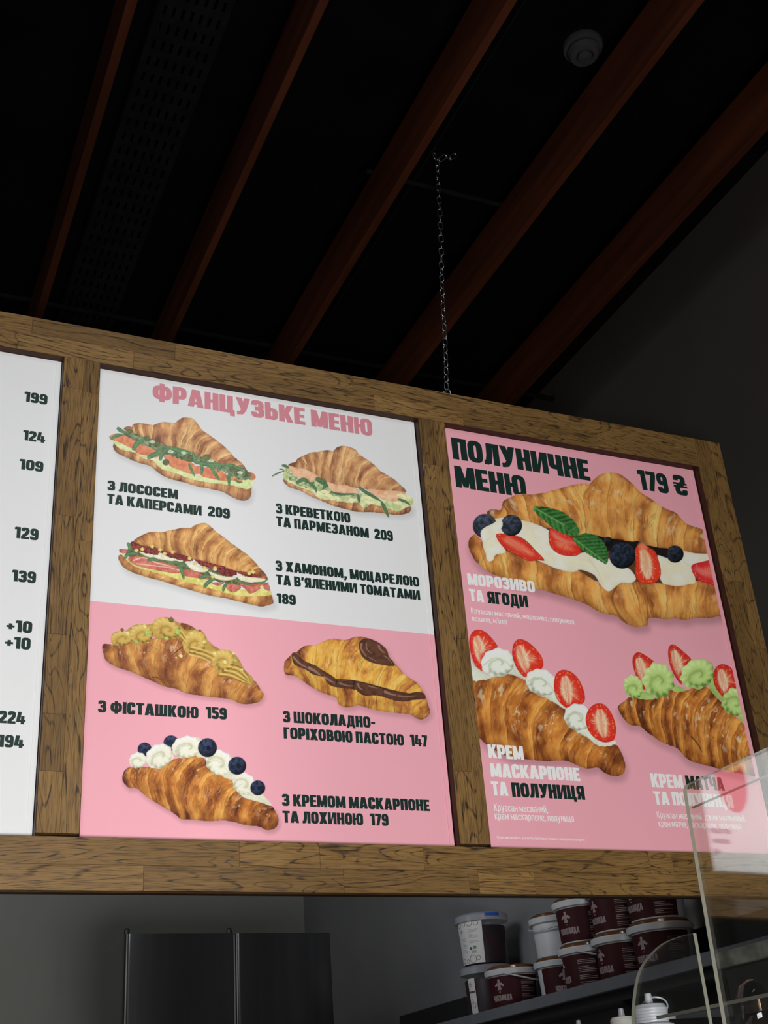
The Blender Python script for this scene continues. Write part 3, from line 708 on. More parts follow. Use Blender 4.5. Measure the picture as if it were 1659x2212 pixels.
        if crown:
            cx2, cy2 = .12, .05; xx, yy = x-cx2, y-cy2; rr = np.hypot(xx, yy); th = np.arctan2(yy, xx)+math.radians(ang)
            star = rr-(.24+.06*np.cos(5*th)); col = col*(1-.68*sst(.06, -.04, star))[:, None]
            ring = np.exp(-((star-.08)/.05)**2)*.35; col = col*(1+ring)[:, None]
        s.put(i, np.clip((1-rho)*r/s.u+.5, 0, 1), np.clip(col, .004, .9))
    def strawberry(s, pts, tip, tail, seed=1, heart=True, red=(198, 42, 32)):
        p = smooth_pts(pts, k=4); i = s.sel(p, 6); x, y = s.x[i], s.y[i]; d = sdf(x, y, p)
        a, b = np.array(tip, float), np.array(tail, float); ax = b-a; L = np.linalg.norm(ax); ax /= L
        t = ((x-a[0])*ax[0]+(y-a[1])*ax[1])/L; q = (-(x-a[0])*ax[1]+(y-a[1])*ax[0])/L; dm = max(d.max(), 1)
        c = a+ax*L*.55; th = np.arctan2(y-c[1], x-c[0]); rr = np.hypot(x-c[0], y-c[1])/L
        st = noise(th*9+40, rr*2, seed)
        e = np.clip(d/dm, 0, 1); R0 = s.ink(red)[None, :]; R1 = s.ink((232, 120, 88))[None, :]; Wc = s.ink((250, 205, 170))[None, :]
        m1 = (sst(.3, .85, e)*(.35+.9*(st-.2)))[:, None]; m1 = np.clip(m1, 0, .85)
        col = R0*(1-m1)+R1*m1
        if heart:
            hp = np.abs(q)/(.10*np.sin(np.clip(t, 0.05, .95)*math.pi)+.002); cm = (np.exp(-(hp-1)**2*4)*.55+np.exp(-hp**2*1.5)*.25)*(t > .15)*(t < .92)*sst(.15, .5, e)
            spk = sst(.60, .8, noise(th*14, rr*1.5, seed+4))*sst(.25, .5, e)*.45
            cm = np.clip(cm+spk, 0, .85)[:, None]; col = col*(1-cm)+Wc*cm
        seeds = (np.exp(-((e-.16)/.09)**2)*sst(.66, .8, noise(x/s.u/2.6, y/s.u/2.6, seed+9))*.5)[:, None]; col = col*(1-seeds)+s.ink((235, 150, 80))[None, :]*seeds
        col = col*(1-.35*np.exp(-np.maximum(d, 0)/(1.6*s.u)))[:, None]
        s.put(i, s.cover(d), np.clip(col, .004, .93))
    def mint(s, pts, rib, seed=1):
        p = smooth_pts(pts, k=4); i = s.sel(p, 6); x, y = s.x[i], s.y[i]
        d = sdf(x, y, p); a, b = np.array(rib[0], float), np.array(rib[1], float); ax = b-a; L = np.linalg.norm(ax); ax /= L
        t = ((x-a[0])*ax[0]+(y-a[1])*ax[1])/L; q = (-(x-a[0])*ax[1]+(y-a[1])*ax[0])/L
        d = d+np.sin(t*60)*1.2
        vein = np.cos((t-np.abs(q)*1.1)*math.pi*2*8); lum = .8+.28*vein-.25*np.exp(-(q/.012)**2)*0+(fbm(x/12, y/12, seed)-.5)*.9
        lum = lum*np.where(q > 0, 1.0, .78)
        col = s.ink((62, 118, 58))[None, :]*np.clip(lum, .25, 1.7)[:, None]
        m_ = np.exp(-(q/.014)**2)[:, None]*.6; col = col*(1-m_)+s.ink((120, 165, 95))[None, :]*m_
        s.put(i, s.cover(d), np.clip(col, .004, .93))
    def build(s, yoff=None):
        keep = s.a.reshape(s.nz, s.nx) > .004
        q = keep[:-1, :-1] | keep[1:, :-1] | keep[:-1, 1:] | keep[1:, 1:]
        J, I = np.nonzero(q); base = J*s.nx+I
        f = np.stack([base, base+1, base+1+s.nx, base+s.nx], 1); used, inv = np.unique(f.ravel(), return_inverse=True)
        n = len(used); co = np.stack([s.X[used], np.full(n, YC if yoff is None else yoff), s.Z[used]], 1).astype(np.float32)
        me = bpy.data.meshes.new(s.name); me.vertices.add(n); me.vertices.foreach_set('co', co.ravel())
        m_ = len(f); me.loops.add(m_*4); me.loops.foreach_set('vertex_index', inv.astype(np.int32).ravel())
        me.polygons.add(m_); me.polygons.foreach_set('loop_start', np.arange(0, m_*4, 4, dtype=np.int32)); me.update(calc_edges=True)
        at = me.attributes.new('print', 'FLOAT_COLOR', 'POINT')
        c = np.concatenate([s.rgb[used], np.ones((n, 1))], 1).astype(np.float32); at.data.foreach_set('color', c.ravel())
        return link(s.name, me, M_print, s.par)

def bg_mid(X, Z):
    w_ = (Z > zs)[:, None]; return np.where(w_, np.array(WHITE)[None, :], np.array(PINK)[None, :]).astype(float)
def bg_pink(X, Z): return np.tile(np.array(PINK, float), (len(X), 1))
LT, LM, LR = (.80, .80, .80), (.90, .88, .86), (.70, .66, .66)
K2, K3, K4, K5, K6, K7 = (170, 780, 3.53), (560, 860, 3.95), (170, 1300, 3.687), (580, 1330, 3.318), (940, 900, 2.37), (980, 1330, 2.443)
PALE = ((220, 182, 130), (198, 150, 102), (160, 110, 78), (112, 76, 56))
GOLD = ((222, 168, 94), (190, 128, 66), (142, 82, 48), (96, 52, 34))
WARM = ((220, 158, 80), (184, 114, 50), (132, 72, 34), (82, 40, 22))
RIGHT = ((220, 170, 100), (200, 138, 70), (154, 92, 46), (104, 58, 30))
RIGHT2 = ((202, 140, 68), (168, 100, 42), (118, 62, 28), (72, 34, 18))
GRN = (82, 122, 78)

# 1 salmon and capers (traced in frame K2)
c = Print(K2, (200, 400, 1400, 1130), mid, bg_mid, LT)
bunb = [(262, 655), (275, 625), (320, 640), (420, 680), (470, 720), (560, 750), (640, 800), (750, 845), (860, 885), (960, 910), (1060, 920), (1150, 940), (1230, 965), (1312, 955), (1315, 1010), (1300, 1050), (1250, 1066), (1180, 1045), (1100, 1000), (1000, 975), (900, 955), (800, 925), (700, 900), (620, 862), (540, 800), (450, 775), (360, 735), (290, 700)]
c.shadow(bunb, 14, 26, 34, .20)
c.body(bunb, [[(350, 650), (370, 740)], [(460, 700), (450, 790)], [(600, 760), (580, 850)], [(740, 830), (720, 920)], [(880, 880), (870, 960)], [(1010, 910), (1000, 985)], [(1110, 930), (1090, 1010)], [(1220, 960), (1200, 1050)]], PALE, 22, 11, 0, .3)
bunt = [(345, 520), (375, 497), (405, 505), (415, 482), (450, 474), (500, 476), (560, 488), (600, 478), (640, 465), (690, 470), (735, 472), (760, 450), (790, 433), (830, 432), (870, 440), (905, 475), (935, 520), (985, 555), (1030, 590), (1090, 635), (1150, 690), (1190, 735), (1240, 775), (1275, 820), (1300, 870), (1310, 905), (1240, 885), (1150, 850), (1050, 800), (930, 740), (800, 690), (700, 665), (600, 620), (500, 585), (420, 560)]
c.body(bunt, [[(420, 482), (432, 560)], [(480, 476), (492, 580)], [(568, 486), (552, 610)], [(735, 470), (705, 560), (712, 640)], [(880, 450), (820, 540), (780, 640), (775, 690)], [(940, 520), (850, 590), (800, 690)], [(1000, 570), (930, 610), (880, 730)], [(1080, 630), (1000, 670), (960, 750)], [(1170, 710), (1080, 740), (1030, 790)], [(1250, 790), (1170, 800), (1120, 840)]], PALE, 28, 12, 0, .12, 1.1)
c.poly([(245, 590), (290, 605), (340, 630), (420, 660), (460, 710), (520, 730), (600, 745), (660, 785), (760, 825), (860, 860), (940, 880), (1050, 890), (1150, 905), (1250, 890), (1320, 880), (1325, 955), (1275, 978), (1200, 955), (1100, 938), (1000, 928), (900, 912), (820, 888), (740, 855), (650, 832), (600, 795), (560, 755), (500, 748), (440, 705), (400, 692), (330, 678), (280, 640)], (222, 228, 178), (188, 205, 128), .8, 26, .12, 6, 3, wob=3)
for k, q in enumerate(([(233, 575), (300, 550), (400, 580), (445, 615), (432, 668), (380, 655), (310, 620), (250, 600)], [(425, 660), (470, 620), (560, 640), (620, 690), (600, 735), (520, 722), (440, 702)], [(640, 700), (720, 705), (800, 730), (880, 790), (940, 850), (860, 862), (770, 830), (690, 795)], [(900, 800), (960, 810), (1050, 820), (1130, 865), (1190, 900), (1120, 915), (1000, 895), (930, 872)], [(1150, 860), (1240, 870), (1260, 905), (1180, 915)], [(1285, 845), (1330, 855), (1350, 885), (1330, 908), (1295, 900)])):
    c.poly(q, (216, 144, 104), (198, 112, 84), .9, 22, .2, 6, 5+k)
c.poly([(330, 528), (400, 540), (480, 580), (560, 598), (640, 632), (720, 660), (820, 690), (900, 720), (990, 745), (1080, 785), (1180, 800), (1260, 815), (1320, 880), (1300, 905), (1220, 900), (1120, 850), (1020, 820), (940, 800), (860, 772), (780, 750), (700, 720), (620, 700), (540, 655), (470, 630), (400, 590), (350, 565)], (72, 92, 64), (152, 168, 132), .75, 17, .2, 5, 9, wob=7, ragged=16)
for x, y, rx, ry in ((390, 535, 26, 17), (520, 590, 26, 22), (595, 637, 30, 22), (665, 772, 28, 24), (660, 690, 34, 22), (835, 738, 44, 28), (975, 735, 34, 25), (1180, 828, 32, 20), (1292, 868, 24, 20)):
    c.poly([(x+rx*math.cos(a)*.95, y+ry*math.sin(a)) for a in np.linspace(0, 6.28, 10)[:-1]], (122, 128, 84), (78, 88, 58), .8, 12, .35, 8, int(x))
for q, w_ in (([(292, 508), (320, 530), (360, 550)], 30), ([(243, 598), (290, 570), (350, 560)], 26), ([(412, 680), (450, 625), (500, 602)], 40), ([(525, 742), (570, 715), (625, 700)], 40), ([(620, 760), (640, 700), (700, 650)], 34), ([(700, 660), (780, 690), (860, 700)], 44), ([(838, 780), (860, 830), (885, 880)], 22), ([(870, 690), (890, 770), (930, 770)], 28), ([(930, 770), (940, 820), (938, 868)], 26), ([(930, 780), (1020, 790), (1110, 790)], 26), ([(1000, 800), (1040, 860), (1075, 912)], 26), ([(1080, 790), (1070, 820), (1055, 850)], 24), ([(1110, 790), (1180, 800), (1240, 830)], 26), ([(1150, 850), (1145, 900), (1148, 952)], 26), ([(1120, 890), (1150, 870), (1180, 880)], 18), ([(1190, 900), (1220, 925), (1250, 920)], 18)):
    c.leaf(q, w_, (98, 138, 96))
for x, y in ((560, 615), (800, 700), (1010, 760), (1230, 850), (700, 690)): c.poly([(x-22, y), (x, y-12), (x+24, y+2), (x+4, y+14)], (214, 220, 196), (150, 168, 130), .8, 6, 0, 5, x)
c.build()

# 2 shrimp and parmesan
c = Print(K3, (90, 390, 1340, 1060), mid, bg_mid, LT)
b2 = [(205, 690), (260, 705), (320, 750), (420, 785), (480, 830), (560, 862), (660, 872), (760, 880), (850, 890), (880, 925), (960, 895), (1050, 915), (1120, 945), (1200, 945), (1290, 920), (1293, 960), (1260, 985), (1200, 997), (1100, 990), (980, 975), (850, 972), (760, 955), (640, 922), (560, 890), (450, 845), (350, 790), (270, 765), (220, 730)]
c.shadow(b2, 20, 26, 42, .2)
c.body(b2, [[(300, 730), (290, 770)], [(420, 780), (400, 830)], [(540, 850), (520, 890)], [(660, 870), (640, 930)], [(800, 885), (790, 965)], [(900, 920), (890, 975)], [(1000, 900), (990, 985)], [(1110, 940), (1100, 990)], [(1210, 940), (1200, 995)]], PALE, 16, 21, 0, .3)
c.body([(245, 575), (280, 552), (310, 545), (325, 518), (370, 495), (400, 482), (440, 466), (500, 460), (540, 448), (600, 446), (635, 448), (655, 425), (705, 408), (760, 415), (820, 440), (865, 490), (930, 530), (1000, 585), (1030, 620), (1090, 655), (1160, 700), (1220, 755), (1255, 800), (1215, 810), (1130, 800), (1000, 800), (920, 780), (850, 772), (760, 755), (680, 745), (600, 725), (540, 705), (480, 692), (420, 650), (340, 620), (280, 605)],
       [[(325, 520), (350, 560), (345, 610)], [(385, 495), (400, 560), (400, 640)], [(450, 465), (470, 560), (475, 680)], [(545, 452), (520, 540), (505, 700)], [(640, 448), (605, 560), (605, 720)], [(745, 440), (700, 600), (685, 745)], [(870, 495), (770, 540), (715, 650), (735, 750)], [(950, 545), (870, 600), (820, 765)], [(1020, 605), (940, 640), (900, 700), (895, 770)], [(1120, 680), (1040, 710), (990, 795)], [(1200, 740), (1140, 770), (1120, 800)]], PALE, 24, 22, 0, .12, 1.05)
c.poly([(205, 620), (225, 575), (260, 600), (330, 680), (450, 730), (560, 750), (680, 800), (800, 810), (930, 820), (1060, 850), (1180, 860), (1240, 820), (1300, 845), (1318, 925), (1280, 925), (1190, 967), (1120, 950), (1050, 925), (990, 915), (950, 900), (900, 942), (870, 920), (840, 892), (760, 892), (640, 875), (560, 868), (490, 840), (440, 795), (330, 755), (260, 720), (205, 690)], (226, 228, 178), (150, 172, 104), .75, 34, .1, 8, 4, wob=5, ragged=18)
c.poly([(225, 600), (300, 660), (360, 690), (480, 700), (590, 740), (620, 790), (840, 800), (860, 850), (700, 840), (560, 820), (470, 780), (330, 740), (240, 670)], (88, 120, 82), (206, 212, 160), .8, 22, 0, 5, 14, wob=10, ragged=20)
for q in ([(245, 575), (300, 590), (400, 610), (480, 650), (512, 690), (440, 708), (350, 685), (280, 640)], [(580, 715), (650, 735), (750, 745), (855, 785), (830, 815), (740, 820), (640, 803), (590, 765)], [(930, 775), (1040, 785), (1150, 790), (1245, 805), (1220, 850), (1150, 882), (1050, 862), (965, 825)]):
    c.poly(q, (232, 190, 156), (216, 148, 112), .8, 30, .18, 8, 6)
for q, w_ in (([(192, 575), (225, 580), (255, 600)], 24), ([(108, 668), (160, 640), (212, 622)], 13), ([(170, 607), (200, 610), (215, 630)], 10), ([(315, 725), (380, 695), (430, 730)], 36), ([(420, 720), (470, 760), (490, 805)], 26), ([(480, 685), (530, 710), (590, 760)], 44), ([(560, 700), (560, 750), (540, 780)], 30), ([(848, 762), (930, 815), (1040, 880)], 30), ([(1040, 880), (1075, 950), (1105, 1020)], 30), ([(835, 820), (850, 860), (852, 895)], 24), ([(610, 800), (700, 822), (820, 815)], 20), ([(1180, 862), (1240, 880), (1290, 915)], 22)):
    c.leaf(q, w_, (84, 122, 86), (120, 150, 105))
for x, y in ((560, 800), (590, 830), (930, 850), (1180, 895), (940, 890), (1210, 830)): c.poly([(x-40, y-5), (x, y-16), (x+40, y+6), (x+6, y+16)], (240, 232, 180), (218, 210, 150), .6, 8, 0, 5, x)
c.build()

# 3 cured ham, mozzarella, dried tomatoes
c = Print(K2, (270, 1215, 1540, 1920), mid, bg_mid, (.88, .88, .88))
b3 = [(303, 1490), (330, 1478), (370, 1520), (450, 1560), (560, 1590), (680, 1630), (800, 1660), (920, 1700), (1060, 1735), (1180, 1765), (1300, 1785), (1450, 1770), (1485, 1830), (1470, 1855), (1400, 1873), (1340, 1865), (1240, 1840), (1120, 1810), (1000, 1790), (880, 1755), (760, 1720), (640, 1680), (540, 1655), (430, 1620), (350, 1580), (310, 1530)]
c.shadow(b3, 20, 30, 42, .2)
P3 = ((228, 184, 120), (208, 156, 94), (168, 112, 68), (118, 72, 46))
c.body(b3, [[(400, 1540), (380, 1600)], [(560, 1590), (530, 1650)], [(700, 1630), (600, 1680)], [(830, 1670), (800, 1740)], [(960, 1710), (940, 1780)], [(1100, 1740), (1080, 1810)], [(1240, 1775), (1220, 1840)], [(1360, 1785), (1350, 1865)]], P3, 16, 31, 0, .3)
c.body([(395, 1400), (415, 1375), (440, 1352), (480, 1330), (530, 1308), (560, 1302), (610, 1303), (660, 1300), (720, 1285), (800, 1272), (855, 1272), (880, 1255), (940, 1235), (980, 1240), (1020, 1275), (1060, 1310), (1110, 1345), (1160, 1385), (1220, 1430), (1290, 1478), (1350, 1540), (1390, 1585), (1425, 1625), (1440, 1665), (1400, 1695), (1340, 1660), (1240, 1620), (1100, 1590), (960, 1545), (850, 1505), (740, 1475), (620, 1445), (500, 1415)],
       [[(445, 1350), (470, 1380), (480, 1410)], [(530, 1310), (545, 1360), (545, 1425)], [(610, 1303), (620, 1370), (625, 1445)], [(715, 1287), (695, 1350), (720, 1470)], [(855, 1272), (825, 1350), (850, 1500)], [(990, 1260), (890, 1360), (880, 1500)], [(1060, 1310), (960, 1400), (945, 1535)], [(1130, 1360), (1040, 1440), (1020, 1560)], [(1210, 1425), (1130, 1490), (1110, 1590)], [(1300, 1490), (1220, 1540), (1190, 1610)], [(1380, 1575), (1320, 1600), (1290, 1640)]], P3, 26, 32, 0, .1, 1.05)
c.poly([(340, 1465), (400, 1520), (500, 1550), (620, 1580), (760, 1600), (900, 1640), (1020, 1690), (1180, 1735), (1300, 1745), (1450, 1745), (1458, 1788), (1300, 1795), (1180, 1785), (1050, 1748), (920, 1710), (800, 1680), (700, 1645), (560, 1608), (440, 1572), (370, 1522)], (226, 222, 138), (200, 190, 96), .8, 24, .15, 6, 5, wob=4)
c.poly([(400, 1425), (500, 1450), (640, 1490), (760, 1510), (900, 1560), (1060, 1600), (1200, 1650), (1400, 1690), (1430, 1710), (1250, 1715), (1100, 1690), (940, 1650), (800, 1600), (640, 1560), (500, 1530), (380, 1490)], (78, 78, 50), (116, 140, 92), .8, 16, 0, 5, 6, wob=5)
for k, q in enumerate(([(310, 1435), (368, 1438), (365, 1466), (318, 1462)], [(375, 1500), (480, 1490), (600, 1525), (720, 1555), (800, 1590), (760, 1620), (640, 1605), (520, 1580), (420, 1552)], [(760, 1590), (860, 1590), (955, 1635), (1010, 1670), (900, 1655), (800, 1635)], [(1010, 1690), (1110, 1690), (1060, 1715)], [(1120, 1705), (1180, 1698), (1240, 1725), (1190, 1762), (1140, 1750)], [(1230, 1700), (1350, 1700), (1452, 1690), (1380, 1740), (1310, 1775), (1270, 1740)], [(1395, 1722), (1445, 1700), (1458, 1755)])):
    c.poly(q, (214, 132, 112), (176, 84, 76), .9, 20, .25, 6, 15+k)
c.stroke([(420, 1520), (500, 1500), (600, 1540), (700, 1565)], 8, 6, (238, 200, 180)); c.stroke([(440, 1545), (560, 1560), (690, 1575), (780, 1600)], 7, 5, (236, 190, 172))
for k, q in enumerate(([(440, 1440), (480, 1432), (560, 1462), (700, 1488), (795, 1520), (760, 1532), (640, 1515), (520, 1492)], [(805, 1520), (880, 1550), (985, 1590), (945, 1612), (860, 1590)], [(990, 1605), (1080, 1635), (1200, 1650), (1150, 1672), (1050, 1662)], [(1215, 1640), (1330, 1648), (1435, 1670), (1350, 1692), (1240, 1675)])):
    c.poly(q, (240, 236, 214), (220, 208, 164), .7, 22, .2, 6, 25+k)
for k, q in enumerate(([(398, 1378), (440, 1388), (500, 1408), (600, 1428), (605, 1478), (500, 1462), (408, 1432)], [(600, 1440), (740, 1465), (860, 1500), (850, 1530), (700, 1500)], [(885, 1508), (1000, 1540), (1125, 1570), (1060, 1592), (940, 1562)], [(1058, 1580), (1180, 1590), (1205, 1630), (1120, 1645), (1065, 1612)], [(1195, 1600), (1330, 1620), (1400, 1645), (1280, 1645)])):
    c.poly(q, (158, 72, 62), (92, 34, 36), 1.0, 11, .3, 6, 35+k, wob=4)
for x, y in ((485, 1435), (560, 1415), (655, 1470), (716, 1458), (845, 1505), (885, 1545), (752, 1538), (440, 1445), (960, 1580), (1040, 1580), (1020, 1645), (1300, 1620), (1330, 1610), (1395, 1725), (620, 1440)):
    c.poly([(x-16, y-6), (x+2, y-16), (x+18, y-2), (x+4, y+14), (x-12, y+8)], (238, 220, 130), (206, 170, 84), .6, 8, .2, 4, x, sm=False)
for q, w_ in (([(372, 1385), (390, 1430), (350, 1500)], 30), ([(350, 1510), (380, 1470), (450, 1470)], 26), ([(520, 1520), (570, 1510), (620, 1530)], 30), ([(690, 1545), (740, 1535), (790, 1550)], 26), ([(770, 1560), (790, 1610), (802, 1668)], 28), ([(750, 1580), (790, 1555), (840, 1580)], 24), ([(920, 1660), (970, 1640), (1010, 1650)], 30), ([(955, 1730), (985, 1690), (1040, 1660)], 32), ([(1100, 1758), (1112, 1715), (1135, 1690)], 24), ([(1240, 1690), (1290, 1700), (1310, 1710)], 20), ([(1330, 1690), (1400, 1690), (1445, 1660)], 16)):
    c.leaf(q, w_, (96, 132, 88))
c.build()

# 4 pistachio cream
c = Print(K4, (150, 100, 1520, 900), mid, bg_mid, LM)
b4 = [(190, 345), (240, 338), (300, 345), (420, 325), (560, 300), (640, 280), (720, 250), (800, 175), (860, 178), (920, 210), (970, 260), (1060, 340), (1130, 385), (1160, 440), (1220, 560), (1320, 640), (1390, 625), (1430, 665), (1450, 705), (1472, 735), (1465, 765), (1440, 795), (1360, 815), (1280, 810), (1230, 785), (1180, 772), (1060, 760), (950, 745), (850, 728), (780, 695), (680, 675), (600, 640), (500, 595), (420, 560), (300, 520), (230, 480), (200, 430)]
c.shadow(b4, 8, 22, 34, .28)
c.body(b4, [[(270, 345), (290, 440), (300, 520)], [(370, 335), (365, 440), (420, 560)], [(450, 320), (440, 440), (500, 590)], [(560, 300), (520, 440), (590, 640)], [(640, 285), (600, 420), (600, 560), (680, 680)], [(840, 340), (740, 400), (680, 500), (690, 680)], [(960, 450), (880, 560), (850, 720)], [(1070, 480), (1000, 600), (950, 745)], [(1130, 550), (1060, 650), (1040, 755)], [(1200, 600), (1140, 690), (1130, 765)], [(1320, 660), (1260, 730), (1240, 790)], [(1400, 680), (1360, 750), (1350, 810)]], GOLD, 25, 41, .5, .22, 1.0)
c.stroke([(840, 350), (780, 395), (740, 430)], 12, 4, (96, 52, 34)); c.stroke([(590, 600), (640, 610), (675, 665)], 10, 4, (96, 54, 34))
PI = dict(base=(196, 160, 80), dark=(136, 102, 42), light=(222, 192, 112))
c.poly([(258, 300), (265, 262), (310, 236), (370, 236), (415, 200), (470, 180), (540, 182), (590, 172), (640, 140), (700, 122), (760, 150), (800, 170), (845, 225), (905, 222), (960, 240), (1010, 290), (1060, 340), (1105, 395), (1150, 385), (1210, 395), (1270, 450), (1320, 540), (1390, 612), (1368, 668), (1320, 640), (1260, 622), (1200, 605), (1130, 590), (1090, 540), (1060, 480), (1000, 462), (940, 440), (880, 410), (850, 350), (830, 320), (780, 282), (720, 280), (640, 300), (590, 275), (540, 312), (470, 342), (430, 322), (370, 340), (300, 352), (265, 332)], PI['base'], PI['dark'], .35, 40, .3, 8, 2)
for a in ((345, 292, 92, 58, -8, 2.2, 3.4), (500, 258, 92, 78, 0, 2.6, 3.0), (700, 212, 115, 82, 25, 2.8, 3.1), (925, 325, 96, 105, 35, 3.0, 3.3), (1150, 470, 92, 90, 35, 2.8, 3.1)):
    c.rosette(*a[:5], PI['base'], PI['dark'], PI['light'], a[5], a[6], 3, .015, (.2, .15))
for k in range(5):
    o = k*15; c.stroke([(880+o*.3, 420-o), (960+o, 440-o*.8), (1050+o*.6, 480-o*.9)], 9, 5, PI['dark'] if k % 2 else PI['light'])
for k in range(7):
    o = k*17; c.stroke([(1110+o, 590-o*.9), (1200+o*.9, 600-o*.75), (1300+o*.45, 640-o*.5), (1372, 655-o*.15)], 10, 4, PI['dark'] if k % 2 == 0 else PI['light'])
for k in range(4):
    o = k*16; c.stroke([(760+o*.4, 250-o*.6), (800+o*.4, 280-o), (850, 330-o)], 7, 5, PI['dark'] if k % 2 == 0 else PI['light'])
for x, y, s_, col in ((388, 252, 19, 0), (345, 225, 17, 2), (525, 195, 19, 0), (548, 250, 24, 1), (460, 320, 18, 1), (430, 205, 10, 0), (735, 145, 26, 2), (785, 240, 26, 1), (698, 292, 18, 1), (628, 365, 12, 1), (812, 432, 18, 0), (775, 445, 9, 0), (900, 250, 14, 0), (1000, 320, 16, 0), (955, 330, 9, 0), (1080, 410, 17, 0), (1165, 480, 20, 0), (1247, 470, 15, 1), (1232, 410, 14, 0), (1300, 540, 12, 0), (1110, 480, 10, 1), (965, 230, 12, 2), (520, 405, 6, 0), (550, 325, 7, 0)):
    c.poly([(x-s_, y-s_*.3), (x+s_*.1, y-s_), (x+s_, y-s_*.1), (x+s_*.6, y+s_*.8), (x-s_*.5, y+s_*.6)], ((236, 226, 150), (178, 208, 110), (128, 112, 60))[col], ((208, 190, 100), (132, 170, 78), (92, 78, 44))[col], .7, 7, .2, 4, x, sm=False)
c.build()

# 5 chocolate hazelnut spread
c = Print(K5, (80, 130, 1200, 800), mid, bg_mid, LM)
b5 = [(112, 400), (115, 330), (145, 300), (170, 270), (200, 262), (250, 222), (300, 213), (340, 212), (390, 185), (440, 168), (480, 166), (540, 175), (580, 165), (620, 153), (660, 150), (720, 162), (790, 195), (840, 235), (865, 290), (900, 335), (960, 405), (1000, 440), (1060, 480), (1100, 530), (1128, 585), (1145, 640), (1155, 700), (1110, 742), (1060, 737), (1010, 708), (900, 697), (800, 682), (740, 670), (690, 655), (640, 642), (590, 655), (540, 655), (500, 630), (480, 585), (400, 560), (330, 525), (250, 472), (190, 432), (130, 425)]
c.shadow(b5, 14, 22, 34, .28)
P5 = ((236, 188, 98), (216, 158, 66), (176, 106, 58), (108, 58, 34))
c.body(b5, [[(170, 280), (185, 360), (240, 470)], [(255, 222), (260, 340), (290, 500)], [(345, 215), (330, 340), (350, 530)], [(395, 190), (385, 340), (420, 560)], [(540, 175), (490, 300), (490, 590)], [(600, 165), (560, 330), (570, 640)], [(700, 280), (640, 420), (640, 640)], [(780, 345), (700, 450), (700, 660)], [(870, 330), (790, 450), (770, 670)], [(930, 380), (850, 480), (840, 690)], [(990, 430), (900, 530), (900, 695)], [(1060, 500), (1000, 580), (970, 700)], [(1110, 600), (1050, 640), (1020, 710)]], P5, 27, 51, .35, .2, 1.15)
for a in np.linspace(-.5, 1.6, 14): c.stroke([(1085, 660), (1085+62*math.cos(a), 660+70*math.sin(a))], 5, 3, (150, 92, 48), op=.5)
CH, CHD, CHL = (104, 66, 48), (58, 34, 26), (164, 128, 112)
c.poly([(165, 285), (185, 262), (210, 285), (260, 325), (330, 355), (380, 385), (440, 425), (500, 462), (600, 466), (700, 486), (800, 512), (900, 540), (1000, 556), (1060, 545), (1110, 556), (1126, 590), (1080, 602), (1040, 605), (960, 616), (880, 602), (830, 586), (760, 571), (690, 575), (640, 545), (620, 530), (560, 522), (480, 512), (430, 492), (395, 440), (330, 426), (260, 385), (185, 350)], CH, CHD, .6, 26, .45, 7, 3, wob=2)
c.poly([(650, 190), (700, 162), (760, 178), (810, 208), (850, 255), (862, 292), (905, 352), (870, 362), (820, 354), (750, 340), (690, 312), (655, 262)], CH, CHD, .6, 30, .45, 8, 4)
for q, w_ in (([(180, 300), (220, 340), (270, 370)], 16), ([(290, 375), (330, 395), (370, 425)], 22), ([(400, 440), (430, 460), (470, 480)], 15), ([(510, 485), (560, 500), (610, 505)], 10), ([(640, 490), (650, 515), (670, 530)], 14), ([(720, 505), (780, 520)], 9), ([(835, 545), (870, 560), (910, 570)], 18), ([(930, 575), (990, 580), (1050, 575)], 9), ([(665, 205), (665, 240), (700, 290)], 16), ([(700, 200), (705, 240), (740, 270)], 8), ([(790, 215), (800, 240), (830, 265)], 13), ([(830, 290), (860, 310), (885, 345)], 7), ([(720, 300), (770, 325)], 5)):
    c.stroke(q, w_, w_*.4, CHL, 2.2, .75)
for q in ([(385, 395), (440, 425), (490, 460)], [(495, 458), (600, 464), (700, 484), (800, 510)], [(800, 512), (900, 538), (1000, 556)], [(490, 460), (482, 505)], [(615, 470), (608, 520), (620, 535)], [(820, 520), (822, 570)]): c.stroke(q, 7, 4, (44, 26, 20))
c.build()

